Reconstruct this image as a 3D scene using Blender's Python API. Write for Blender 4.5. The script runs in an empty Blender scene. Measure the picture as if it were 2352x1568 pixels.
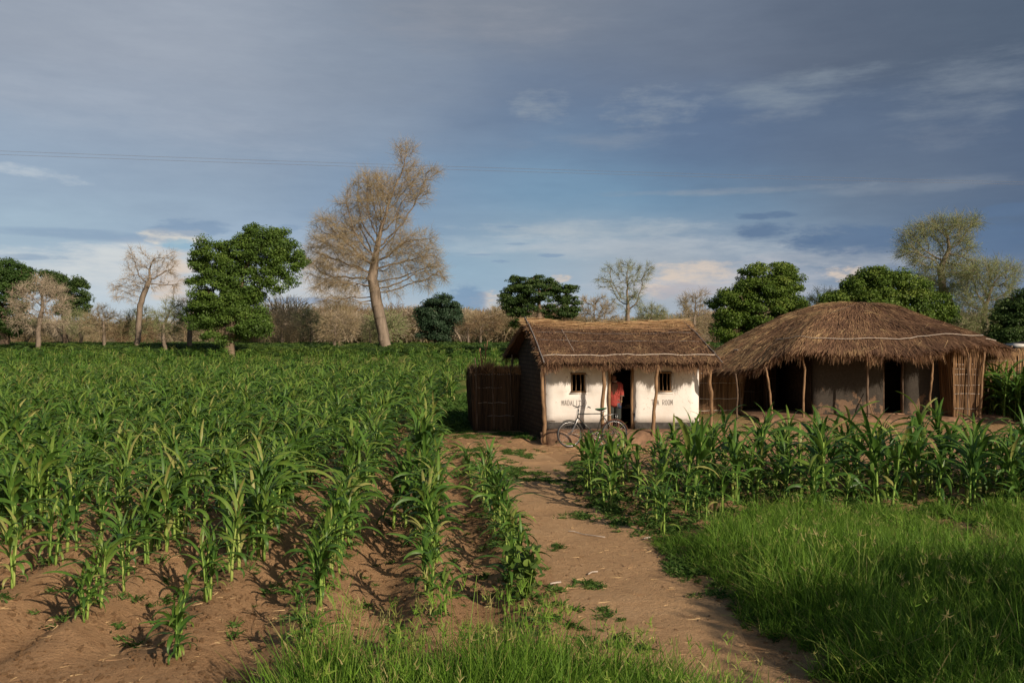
import bpy, math, random
import numpy as np
from mathutils import Vector, Matrix
rad = math.radians
sc = bpy.context.scene
col = sc.collection
F = 2050.0; HZ = 776.0; CAMH = 3.05
SUN_AZ = 38.0; SUN_EL = 25.0
# places are read off the photograph (2352 px wide copy) at a chosen real distance Y from the camera
def P(x, y, Y): return Vector(((x-1176.0)/F*Y, Y, CAMH+(HZ-y)/F*Y))
def PX(x, Y): return (x-1176.0)/F*Y
def PZ(y, Y): return CAMH+(HZ-y)/F*Y

# ------------------------------------------------------------------ object helpers
def tag(o, label=None, cat=None, group=None, kind=None):
    if label: o['label'] = label
    if cat: o['category'] = cat
    if group: o['group'] = group
    if kind: o['kind'] = kind
    return o
def empty(name, loc=(0,0,0), rz=0.0, label=None, cat=None, group=None):
    o = bpy.data.objects.new(name, None); col.objects.link(o)
    o.location = loc; o.rotation_euler = (0,0,rz); o.empty_display_size = .2
    return tag(o, label, cat, group)
def link(name, me, parent=None, mat=None):
    o = bpy.data.objects.new(name, me)
    if mat and not me.materials: me.materials.append(mat)
    col.objects.link(o)
    if parent: o.parent = parent
    return o
def mesh_np(name, V, Fc, var=None, smooth=False, mat=None):
    """V (n,3); Fc (m,k) int array with k = 3 or 4, or a list of such arrays"""
    me = bpy.data.meshes.new(name)
    V = np.asarray(V, dtype=np.float32)
    if not isinstance(Fc, (list, tuple)): Fc = [Fc]
    Fc = [np.asarray(f, dtype=np.int32) for f in Fc if len(f)]
    me.vertices.add(len(V)); me.vertices.foreach_set('co', V.ravel())
    nl = sum(f.size for f in Fc); nf = sum(len(f) for f in Fc)
    me.loops.add(nl); me.polygons.add(nf)
    me.loops.foreach_set('vertex_index', np.concatenate([f.ravel() for f in Fc]))
    st = []; s = 0
    for f in Fc:
        k = f.shape[1]; st.append(s+np.arange(len(f))*k); s += f.size
    me.polygons.foreach_set('loop_start', np.concatenate(st).astype(np.int32))
    if smooth: me.polygons.foreach_set('use_smooth', np.ones(nf, dtype=bool))
    me.update(calc_edges=True); me.validate()
    if var is not None:
        a = me.attributes.new('var', 'FLOAT', 'POINT'); a.data.foreach_set('value', np.asarray(var, dtype=np.float32))
    if mat: me.materials.append(mat)
    return me
class MB:
    """collects vertices, quads and triangles with a per-vertex 'var' value"""
    def __init__(s): s.V=[]; s.Q=[]; s.T=[]; s.A=[]; s.n=0
    def add(s, V, Q=None, T=None, var=0.5):
        V = np.asarray(V, dtype=float).reshape(-1,3)
        if Q is not None and len(Q): s.Q.append(np.asarray(Q)+s.n)
        if T is not None and len(T): s.T.append(np.asarray(T)+s.n)
        s.V.append(V); s.A.append(np.broadcast_to(np.asarray(var,dtype=float),(len(V),)))
        s.n += len(V); return s
    def box(s, x0,x1,y0,y1,z0,z1, var=.5, M=None):
        V = np.array([(x,y,z) for z in (z0,z1) for y in (y0,y1) for x in (x0,x1)], float)
        if M is not None: V = np.array([tuple(M@Vector(v)) for v in V])
        return s.add(V, [(0,2,3,1),(4,5,7,6),(0,1,5,4),(2,6,7,3),(0,4,6,2),(1,3,7,5)], var=var)
    def hexa(s, b, t, var=.5):
        """b, t: 4 bottom and 4 top corners (same order)"""
        V = np.array([tuple(v) for v in b]+[tuple(v) for v in t])
        return s.add(V, [(3,2,1,0),(4,5,6,7),(0,1,5,4),(1,2,6,5),(2,3,7,6),(3,0,4,7)], var=var)
    def tube(s, pts, r, k=6, var=.5, cap=True, closed=False):
        pts = [Vector(p) for p in pts]; n = len(pts)
        if not hasattr(r,'__len__'): r = [r]*n
        ups = None; V=[]; 
        for i,p in enumerate(pts):
            if closed: t = pts[(i+1)%n]-pts[i-1]
            else: t = pts[min(i+1,n-1)]-pts[max(i-1,0)]
            t.normalize()
            if ups is None:
                ups = Vector((0,0,1)) if abs(t.z)<.9 else Vector((0,1,0))
            ups = (ups - t*ups.dot(t)); 
            if ups.length<1e-5: ups = t.orthogonal()
            ups.normalize(); sd = t.cross(ups)
            for j in range(k):
                a = 2*math.pi*j/k
                V.append(tuple(p+ups*(math.cos(a)*r[i])+sd*(math.sin(a)*r[i])))
        Q=[]
        m = n if closed else n-1
        for i in range(m):
            a=i*k; b=((i+1)%n)*k
            for j in range(k):
                Q.append((a+j,a+(j+1)%k,b+(j+1)%k,b+j))
        T=[]
        if cap and not closed:
            V.append(tuple(pts[0])); V.append(tuple(pts[-1])); c0=n*k; c1=n*k+1
            for j in range(k):
                T.append((c0,(j+1)%k,j)); T.append((c1,(n-1)*k+j,(n-1)*k+(j+1)%k))
        return s.add(V,Q,T,var)
    def ball(s, c, r, nu=12, nv=8, var=.5):
        """ellipsoid, r a number or (rx,ry,rz)"""
        if not hasattr(r,'__len__'): r=(r,r,r)
        V=[]; 
        for i in range(1,nv):
            ph=math.pi*i/nv
            for j in range(nu):
                a=2*math.pi*j/nu
                V.append((c[0]+r[0]*math.sin(ph)*math.cos(a),c[1]+r[1]*math.sin(ph)*math.sin(a),c[2]+r[2]*math.cos(ph)))
        Q=[]
        for i in range(nv-2):
            for j in range(nu):
                Q.append((i*nu+j,(i+1)*nu+j,(i+1)*nu+(j+1)%nu,i*nu+(j+1)%nu))
        V.append((c[0],c[1],c[2]+r[2])); V.append((c[0],c[1],c[2]-r[2])); a=len(V)-2; b=a+1
        T=[(a,j,(j+1)%nu) for j in range(nu)]+[(b,(nv-2)*nu+(j+1)%nu,(nv-2)*nu+j) for j in range(nu)]
        return s.add(V,Q,T,var)
    def mesh(s, name, mat=None, smooth=False):
        if not s.V: s.add([(0,0,0),(0,0,.001),(0,.001,0)],T=[(0,1,2)])
        Fs=[]
        if s.Q: Fs.append(np.concatenate(s.Q))
        if s.T: Fs.append(np.concatenate(s.T))
        return mesh_np(name, np.concatenate(s.V), Fs, np.concatenate(s.A), smooth, mat)
    def obj(s, name, mat, parent=None, smooth=False):
        return link(name, s.mesh(name, mat, smooth), parent)

def norm(a): return a/np.maximum(np.linalg.norm(a,axis=-1,keepdims=True),1e-9)
def ribbons(B, D, L, W, bend, nseg=3, side=None, var=.5, rng=None, taper=1.0, mb=None):
    """many straws / blades: B (n,3) base, D (n,3) direction, L,W (n,), bend (n,3) added to the direction along the length"""
    n=len(B); D=norm(D)
    if side is None:
        r = rng.normal(size=(n,3)); side = norm(np.cross(D,r))
    pts=[B]; d=D.copy(); p=B.copy(); ds=[D]
    for k in range(nseg):
        p = p + d*(L/nseg)[:,None]; pts.append(p); d = norm(d+bend/nseg); ds.append(d)
    V=np.zeros((n,nseg+1,2,3))
    for k in range(nseg+1):
        t=k/nseg; w = W*(1-taper*t**1.5)*.5
        w = np.maximum(w, W*.06)
        V[:,k,0]=pts[k]-side*w[:,None]; V[:,k,1]=pts[k]+side*w[:,None]
    idx=np.arange(n)[:,None]*(nseg+1)*2
    q=[]
    for k in range(nseg):
        q.append(np.stack([idx[:,0]+2*k,idx[:,0]+2*k+1,idx[:,0]+2*k+3,idx[:,0]+2*k+2],1))
    Q=np.concatenate(q)
    va=np.broadcast_to(np.asarray(var,float),(n,)); va=np.repeat(va,(nseg+1)*2)
    (mb if mb is not None else MB()).add(V.reshape(-1,3),Q,var=va)
    return mb

# value noise (numpy)
_g = np.random.default_rng(5).random((256,256))
def vnoise(x,y):
    xi=np.floor(x).astype(int); yi=np.floor(y).astype(int); fx=x-xi; fy=y-yi
    fx=fx*fx*(3-2*fx); fy=fy*fy*(3-2*fy); g=lambda a,b:_g[a%256,b%256]
    return (g(xi,yi)*(1-fx)+g(xi+1,yi)*fx)*(1-fy)+(g(xi,yi+1)*(1-fx)+g(xi+1,yi+1)*fx)*fy-.5
def sstep(a,b,x): t=np.clip((x-a)/(b-a),0,1); return t*t*(3-2*t)

# ------------------------------------------------------------------ materials
def nodes_of(name):
    m=bpy.data.materials.new(name); m.use_nodes=True; nt=m.node_tree; nt.nodes.clear()
    return m,nt
def N(nt,t,**kw):
    n=nt.nodes.new(t)
    for k,v in kw.items():
        if k=='inp':
            for kk,vv in v.items(): n.inputs[kk].default_value=vv
        else: setattr(n,k,v)
    return n
def ramp(nt, fac, stops):
    r=N(nt,'ShaderNodeValToRGB'); cr=r.color_ramp
    while len(cr.elements)<len(stops): cr.elements.new(.5)
    for e,(p,c) in zip(cr.elements,stops): e.position=p; e.color=(*c,1)
    nt.links.new(fac,r.inputs[0]); return r.outputs[0]
def coords(nt, scale=(1,1,1)):
    tc=N(nt,'ShaderNodeTexCoord'); mp=N(nt,'ShaderNodeMapping'); mp.inputs['Scale'].default_value=scale
    nt.links.new(tc.outputs['Object'],mp.inputs[0]); return mp.outputs[0]
def noise(nt, vec, scale, detail=4, rough=.6):
    n=N(nt,'ShaderNodeTexNoise',inp={'Scale':scale,'Detail':detail,'Roughness':rough})
    if vec is not None: nt.links.new(vec,n.inputs['Vector'])
    return n.outputs[0]
def math2(nt,op,a,b=None,c=None):
    n=N(nt,'ShaderNodeMath',operation=op)
    for i,v in enumerate((a,b,c)):
        if v is None: continue
        if isinstance(v,(int,float)): n.inputs[i].default_value=v
        else: nt.links.new(v,n.inputs[i])
    return n.outputs[0]
def mixc(nt,f,a,b,blend='MIX'):
    n=N(nt,'ShaderNodeMix',data_type='RGBA',blend_type=blend)
    for i,v in ((0,f),(6,a),(7,b)):
        if isinstance(v,(int,float)): n.inputs[i].default_value=v
        elif isinstance(v,tuple): n.inputs[i].default_value=(*v,1)
        else: nt.links.new(v,n.inputs[i])
    return n.outputs[2]
def finish(nt,colr,rough=.8,spec=.3,metal=0,bump=None,bstr=.3,bdist=.01,transl=0,sheen=0):
    b=N(nt,'ShaderNodeBsdfPrincipled')
    if isinstance(colr,tuple): b.inputs['Base Color'].default_value=(*colr,1)
    else: nt.links.new(colr,b.inputs['Base Color'])
    if isinstance(rough,(int,float)): b.inputs['Roughness'].default_value=rough
    else: nt.links.new(rough,b.inputs['Roughness'])
    b.inputs['Specular IOR Level'].default_value=spec; b.inputs['Metallic'].default_value=metal
    if bump is not None:
        bn=N(nt,'ShaderNodeBump',inp={'Strength':bstr,'Distance':bdist}); nt.links.new(bump,bn.inputs['Height']); nt.links.new(bn.outputs[0],b.inputs['Normal'])
    out=N(nt,'ShaderNodeOutputMaterial'); s=b.outputs[0]
    if transl>0:
        t=N(nt,'ShaderNodeBsdfTranslucent')
        if isinstance(colr,tuple): t.inputs[0].default_value=(*colr,1)
        else: nt.links.new(colr,t.inputs[0])
        mx=N(nt,'ShaderNodeMixShader',inp={0:transl}); nt.links.new(s,mx.inputs[1]); nt.links.new(t.outputs[0],mx.inputs[2]); s=mx.outputs[0]
    nt.links.new(s,out.inputs[0])
def attr(nt): 
    a=N(nt,'ShaderNodeAttribute',attribute_name='var'); return a.outputs['Fac']
def mat_var(name, stops, rough=.8, spec=.2, transl=0, nscale=0, namp=.3, objrand=0, bump=None, stretch=(1,1,1)):
    m,nt=nodes_of(name); f=attr(nt)
    if nscale:
        nz=noise(nt,coords(nt,stretch),nscale,3); f=math2(nt,'ADD',f,math2(nt,'MULTIPLY',math2(nt,'SUBTRACT',nz,.5),namp))
    if objrand:
        oi=N(nt,'ShaderNodeObjectInfo'); f=math2(nt,'ADD',f,math2(nt,'MULTIPLY',math2(nt,'SUBTRACT',oi.outputs['Random'],.5),objrand))
    c=ramp(nt,f,stops)
    bp=None
    if bump: bp=noise(nt,coords(nt,stretch),bump,4)
    finish(nt,c,rough,spec,transl=transl,bump=bp,bstr=.6,bdist=.01)
    return m
def mat_flat(name,c,rough=.6,spec=.3,metal=0,nscale=30,namp=.25,bstr=.15,bdist=.004,stretch=(1,1,1)):
    m,nt=nodes_of(name); v=coords(nt,stretch); nz=noise(nt,v,nscale,5)
    d=tuple(x*(1-namp) for x in c); l=tuple(min(1,x*(1+namp)) for x in c)
    finish(nt,ramp(nt,nz,[(.3,d),(.7,l)]),rough,spec,metal,bump=nz,bstr=bstr,bdist=bdist)
    return m
M={}
# soil with weeds in the distance
def make_soil(name, path=False):
    m,nt=nodes_of(name); v=coords(nt)
    n1=noise(nt,v,.55,6,.65); n2=noise(nt,v,7,6,.7); n3=noise(nt,v,45,4,.7)
    f=math2(nt,'ADD',math2(nt,'MULTIPLY',n1,.45),math2(nt,'ADD',math2(nt,'MULTIPLY',n2,.35),math2(nt,'MULTIPLY',n3,.2)))
    if path: c=ramp(nt,f,[(.3,(.36,.215,.11)),(.52,(.54,.34,.18)),(.7,(.62,.42,.24))])
    else: c=ramp(nt,f,[(.3,(.3,.165,.08)),(.5,(.52,.315,.165)),(.7,(.62,.4,.22))])
    vo=N(nt,'ShaderNodeTexVoronoi',inp={'Scale':26.0}); nt.links.new(v,vo.inputs['Vector'])
    # small pale bits of straw and stone
    cd=math2(nt,'LESS_THAN',vo.outputs['Distance'],.13)
    pk=math2(nt,'GREATER_THAN',noise(nt,v,2.3,2),.56)
    c=mixc(nt,math2(nt,'MULTIPLY',math2(nt,'MULTIPLY',cd,pk),.45),c,(.5,.38,.25))
    if not path:
        sx=N(nt,'ShaderNodeSeparateXYZ'); nt.links.new(v,sx.inputs[0])
        far=N(nt,'ShaderNodeMapRange',interpolation_type='SMOOTHSTEP',inp={1:28.0,2:42.0}); nt.links.new(sx.outputs[1],far.inputs[0])
        g=math2(nt,'MULTIPLY',far.outputs[0],math2(nt,'MULTIPLY_ADD',noise(nt,v,.25,5,.7),1.6,.05)); g=math2(nt,'MINIMUM',g,1.0)
        gc=ramp(nt,noise(nt,v,.08,5,.7),[(.35,(.06,.12,.015)),(.55,(.11,.21,.025)),(.7,(.16,.25,.04))])
        c=mixc(nt,g,c,gc)
    h=math2(nt,'ADD',n2,math2(nt,'MULTIPLY',n3,.5))
    n5=noise(nt,v,20,6,.8); h=math2(nt,'ADD',h,math2(nt,'MULTIPLY',n5,.7)); finish(nt,c,.95,.1,bump=h,bstr=1.0,bdist=.07 if not path else .04)
    return m
M['soil']=make_soil('soil'); M['path']=make_soil('trodden_soil',True)
M['maize_leaf']=mat_var('maize_leaf',[(0,(.022,.06,.014)),(.4,(.047,.12,.02)),(.72,(.1,.205,.03)),(.92,(.2,.29,.05)),(1,(.33,.33,.1))],rough=.45,spec=.4,transl=.28,nscale=9,namp=.35,objrand=.25)
M['maize_stalk']=mat_var('maize_stalk',[(0,(.13,.24,.05)),(.5,(.24,.36,.07)),(1,(.36,.42,.12))],rough=.6,objrand=.3,nscale=14)
M['grass']=mat_var('grass_blade',[(0,(.045,.09,.012)),(.4,(.1,.205,.022)),(.8,(.18,.34,.035)),(.95,(.3,.35,.08)),(1,(.42,.36,.15))],rough=.6,spec=.25,transl=.32,objrand=.3)
M['weed']=mat_var('weed_leaf',[(0,(.03,.075,.012)),(.6,(.065,.14,.022)),(1,(.14,.2,.05))],rough=.6,transl=.25,objrand=.4)
M['thatch']=mat_var('thatch_straw',[(0,(.06,.033,.023)),(.3,(.155,.087,.054)),(.6,(.285,.165,.095)),(.85,(.5,.335,.17)),(1,(.7,.52,.27))],rough=.75,spec=.25,transl=.08)
M['thatch_core']=mat_flat('thatch_underlayer',(.095,.054,.036),.95,.1,nscale=25,namp=.6,bstr=1,bdist=.04)
M['lath']=mat_flat('peeled_stick',(.5,.43,.36),.6,.3,nscale=12,namp=.3)
M['pole']=mat_flat('wooden_pole',(.25,.155,.085),.75,.25,nscale=9,namp=.5,bstr=.5,bdist=.01,stretch=(1,1,.3))
M['pole_dark']=mat_flat('weathered_pole',(.15,.105,.075),.85,.2,nscale=10,namp=.5,bstr=.5,bdist=.01,stretch=(1,1,.3))
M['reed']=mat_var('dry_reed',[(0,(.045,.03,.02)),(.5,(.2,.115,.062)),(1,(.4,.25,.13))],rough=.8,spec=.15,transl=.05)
M['pole_grey']=mat_flat('grey_pole',(.22,.2,.19),.8,.2,nscale=10,namp=.4)
def wall_mats():
    # limewashed front wall: cracks, rain streaks and bare patches of its own
    m,nt=nodes_of('white_limewash'); v=coords(nt); n1=noise(nt,v,1.6,6,.65); n2=noise(nt,v,11,5,.7); n3=noise(nt,coords(nt,(9,9,.7)),1.0,5,.7)
    c=ramp(nt,n1,[(.3,(.75,.70,.64)),(.5,(.82,.785,.735)),(.7,(.86,.83,.785))])
    c=mixc(nt,ramp(nt,n3,[(.62,(0,0,0)),(.88,(.18,.18,.18))]),c,(.5,.38,.28))
    vo=N(nt,'ShaderNodeTexVoronoi',feature='DISTANCE_TO_EDGE',inp={'Scale':1.3}); 
    wv=N(nt,'ShaderNodeVectorMath',operation='ADD'); nz=N(nt,'ShaderNodeTexNoise',inp={'Scale':4.0}); nt.links.new(v,nz.inputs['Vector']); nt.links.new(v,wv.inputs[0]); nt.links.new(nz.outputs[1],wv.inputs[1]); nt.links.new(wv.outputs[0],vo.inputs['Vector'])
    cr=math2(nt,'MULTIPLY',math2(nt,'LESS_THAN',vo.outputs['Distance'],.006),math2(nt,'GREATER_THAN',n1,.52))
    c=mixc(nt,math2(nt,'MULTIPLY',cr,.6),c,(.35,.27,.2))
    # soil splash near the foot
    sx=N(nt,'ShaderNodeSeparateXYZ'); nt.links.new(v,sx.inputs[0])
    lo=N(nt,'ShaderNodeMapRange',inp={1:1.15,2:.55}); nt.links.new(sx.outputs[2],lo.inputs[0])
    c=mixc(nt,math2(nt,'MULTIPLY',math2(nt,'MULTIPLY',lo.outputs[0],n2),.25),c,(.5,.36,.26))
    finish(nt,c,.9,.15,bump=math2(nt,'ADD',n1,math2(nt,'MULTIPLY',n2,.4)),bstr=.5,bdist=.02); M['white']=m
    M['plinth']=mat_flat('dark_plinth_paint',(.06,.055,.05),.9,.2,nscale=5,namp=.55,bstr=.4,bdist=.02)
    M['clay']=mat_flat('smeared_clay',(.24,.145,.09),.95,.1,nscale=4,namp=.4,bstr=.7,bdist=.04)
    M['letter']=mat_flat('lettering_paint',(.21,.19,.18),.85,.15,nscale=40,namp=.5)
    m,nt=nodes_of('mud_brick'); v=coords(nt)
    rot=N(nt,'ShaderNodeMapping'); rot.inputs['Rotation'].default_value=(rad(90),0,rad(90)); nt.links.new(v,rot.inputs[0])
    sx=N(nt,'ShaderNodeSeparateXYZ'); nt.links.new(v,sx.inputs[0]); cb=N(nt,'ShaderNodeCombineXYZ'); nt.links.new(sx.outputs[1],cb.inputs[0]); nt.links.new(sx.outputs[2],cb.inputs[1])
    br=N(nt,'ShaderNodeTexBrick',inp={'Scale':1.0,'Mortar Size':.012,'Brick Width':.3,'Row Height':.13,'Color1':(.085,.055,.038,1),'Color2':(.12,.08,.052,1),'Mortar':(.05,.033,.024,1)}); nt.links.new(cb.outputs[0],br.inputs['Vector'])
    nz=noise(nt,v,12,5,.7); c=mixc(nt,.6,br.outputs[0],ramp(nt,nz,[(.3,(.5,.5,.5)),(.7,(1,1,1))]),'MULTIPLY')
    h=math2(nt,'SUBTRACT',math2(nt,'MULTIPLY',nz,.5),br.outputs['Fac']); finish(nt,c,.95,.1,bump=h,bstr=.7,bdist=.02); M['brick']=m
    # big hut: dark smeared clay flaking off over brown mud
    m,nt=nodes_of('flaking_mud_plaster'); v=coords(nt); n1=noise(nt,v,2.2,8,.72); n2=noise(nt,v,14,5,.7)
    sx=N(nt,'ShaderNodeSeparateXYZ'); nt.links.new(v,sx.inputs[0])
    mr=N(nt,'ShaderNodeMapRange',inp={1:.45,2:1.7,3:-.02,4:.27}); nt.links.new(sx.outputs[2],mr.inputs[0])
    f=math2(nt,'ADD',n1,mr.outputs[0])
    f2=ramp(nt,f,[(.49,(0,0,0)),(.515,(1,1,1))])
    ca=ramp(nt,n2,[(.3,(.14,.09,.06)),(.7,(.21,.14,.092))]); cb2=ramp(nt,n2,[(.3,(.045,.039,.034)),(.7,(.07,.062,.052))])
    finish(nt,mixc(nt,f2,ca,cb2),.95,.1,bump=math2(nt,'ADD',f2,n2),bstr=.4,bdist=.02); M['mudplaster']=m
wall_mats()
M['dark_in']=mat_flat('dark_inner_wall',(.05,.036,.028),.95,.1,nscale=6,namp=.4)  # very dark brown for the inner walls
M['chrome']=mat_flat('worn_chrome',(.42,.42,.42),.32,.5,metal=1,nscale=60,namp=.2,bstr=.05)
M['frame_paint']=mat_flat('bicycle_frame_enamel',(.05,.055,.05),.3,.6,nscale=50,namp=.4,bstr=.05)
M['rubber']=mat_flat('rubber',(.03,.03,.032),.75,.3,nscale=60,namp=.3)
M['steel']=mat_flat('dull_steel',(.35,.35,.36),.4,.5,metal=1,nscale=60,namp=.3,bstr=.05)
M['rust']=mat_flat('rusty_mudguard',(.16,.07,.045),.55,.35,nscale=20,namp=.5)
M['green_vinyl']=mat_flat('green_cover',(.02,.16,.05),.5,.4,nscale=30,namp=.3)
M['black_vinyl']=mat_flat('black_saddle',(.025,.028,.026),.5,.4,nscale=30,namp=.3)
M['skin']=mat_flat('brown_skin',(.14,.062,.038),.55,.4,nscale=20,namp=.15)
M['hair']=mat_flat('short_black_hair',(.012,.01,.009),.9,.2,nscale=200,namp=.4,bstr=.6)
M['red_cloth']=mat_flat('red_shirt_cloth',(.36,.068,.055),.85,.15,nscale=5,namp=.18,bstr=.6,bdist=.03)
M['pale_trim']=mat_flat('pale_trim',(.55,.42,.35),.8,.2,nscale=30,namp=.1)
M['dark_cloth']=mat_flat('dark_shorts_cloth',(.045,.05,.045),.9,.15,nscale=9,namp=.3,bstr=.5,bdist=.02)
M['book']=mat_flat('booklet_cover',(.06,.08,.14),.6,.3,nscale=8,namp=.4)
M['paper']=mat_flat('paper',(.6,.58,.54),.7,.2,nscale=20,namp=.1)
M['bangle']=mat_flat('yellow_bangle',(.6,.45,.15),.4,.4,nscale=20,namp=.1)
M['wood']=mat_flat('table_wood',(.3,.2,.12),.7,.3,nscale=12,namp=.4,stretch=(.2,1,1))
M['bundle']=mat_flat('bundle_brown',(.35,.22,.12),.8,.2,nscale=25,namp=.3)
M['wire']=mat_flat('wire',(.2,.2,.22),.6,.3,nscale=5,namp=.1)
M['bark']=mat_flat('brown_bark',(.17,.125,.09),.9,.15,nscale=3,namp=.45,bstr=.7,bdist=.08,stretch=(1,1,.25))
M['bark_pale']=mat_flat('pale_bark',(.22,.175,.135),.9,.15,nscale=2.5,namp=.35,bstr=.7,bdist=.08,stretch=(1,1,.25))
M['twig']=mat_var('tan_twig',[(0,(.22,.165,.105)),(.5,(.42,.33,.21)),(.8,(.52,.43,.28)),(1,(.36,.37,.16))],rough=.9,spec=.1,transl=.35)
M['twig_grey']=mat_var('grey_brown_twig',[(0,(.22,.18,.135)),(.6,(.44,.36,.27)),(1,(.5,.43,.32))],rough=.9,spec=.1,transl=.15)
M['twig_green']=mat_var('olive_twig',[(0,(.17,.155,.1)),(.5,(.33,.31,.18)),(1,(.22,.3,.11))],rough=.9,spec=.1,transl=.2)
M['twig_rust']=mat_var('rusty_twig',[(0,(.14,.09,.06)),(.5,(.27,.18,.11)),(1,(.27,.23,.12))],rough=.9,spec=.1,transl=.15)
def leafm(name,a,b,c,tr=.22): M[name]=mat_var(name,[(0,a),(.5,b),(1,c)],rough=.55,spec=.3,transl=tr,nscale=.35,namp=.3)
leafm('leaf_bright',(.035,.07,.014),(.085,.155,.025),(.17,.25,.045))
leafm('leaf_mango',(.035,.07,.012),(.095,.165,.022),(.2,.26,.045))
leafm('leaf_dark',(.02,.045,.012),(.05,.095,.022),(.1,.15,.035))
leafm('leaf_grey',(.022,.05,.026),(.045,.088,.045),(.07,.12,.06))
leafm('leaf_mid',(.022,.052,.012),(.048,.1,.02),(.085,.15,.03))

# ------------------------------------------------------------------ camera, sun, sky
cam=bpy.data.cameras.new('camera'); co=bpy.data.objects.new('camera',cam); col.objects.link(co); sc.camera=co
co.location=(0,0,CAMH); co.rotation_euler=(rad(90),0,0)
cam.sensor_width=36; cam.lens=36*F/2352; cam.clip_end=5000; cam.clip_start=.1
cam.shift_y=-(784-HZ)/2352
sd=bpy.data.lights.new('sun','SUN'); so=bpy.data.objects.new('sun',sd); col.objects.link(so)
sd.energy=4.6; sd.angle=rad(.5); sd.color=(1.0,.84,.67)
sv=Vector((math.sin(rad(SUN_AZ))*math.cos(rad(SUN_EL)),-math.cos(rad(SUN_AZ))*math.cos(rad(SUN_EL)),math.sin(rad(SUN_EL))))
so.rotation_euler=sv.to_track_quat('Z','Y').to_euler(); so.location=sv*40
sc.view_settings.view_transform='Standard'; sc.view_settings.look='None'; sc.view_settings.exposure=0; sc.view_settings.gamma=1

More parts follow.
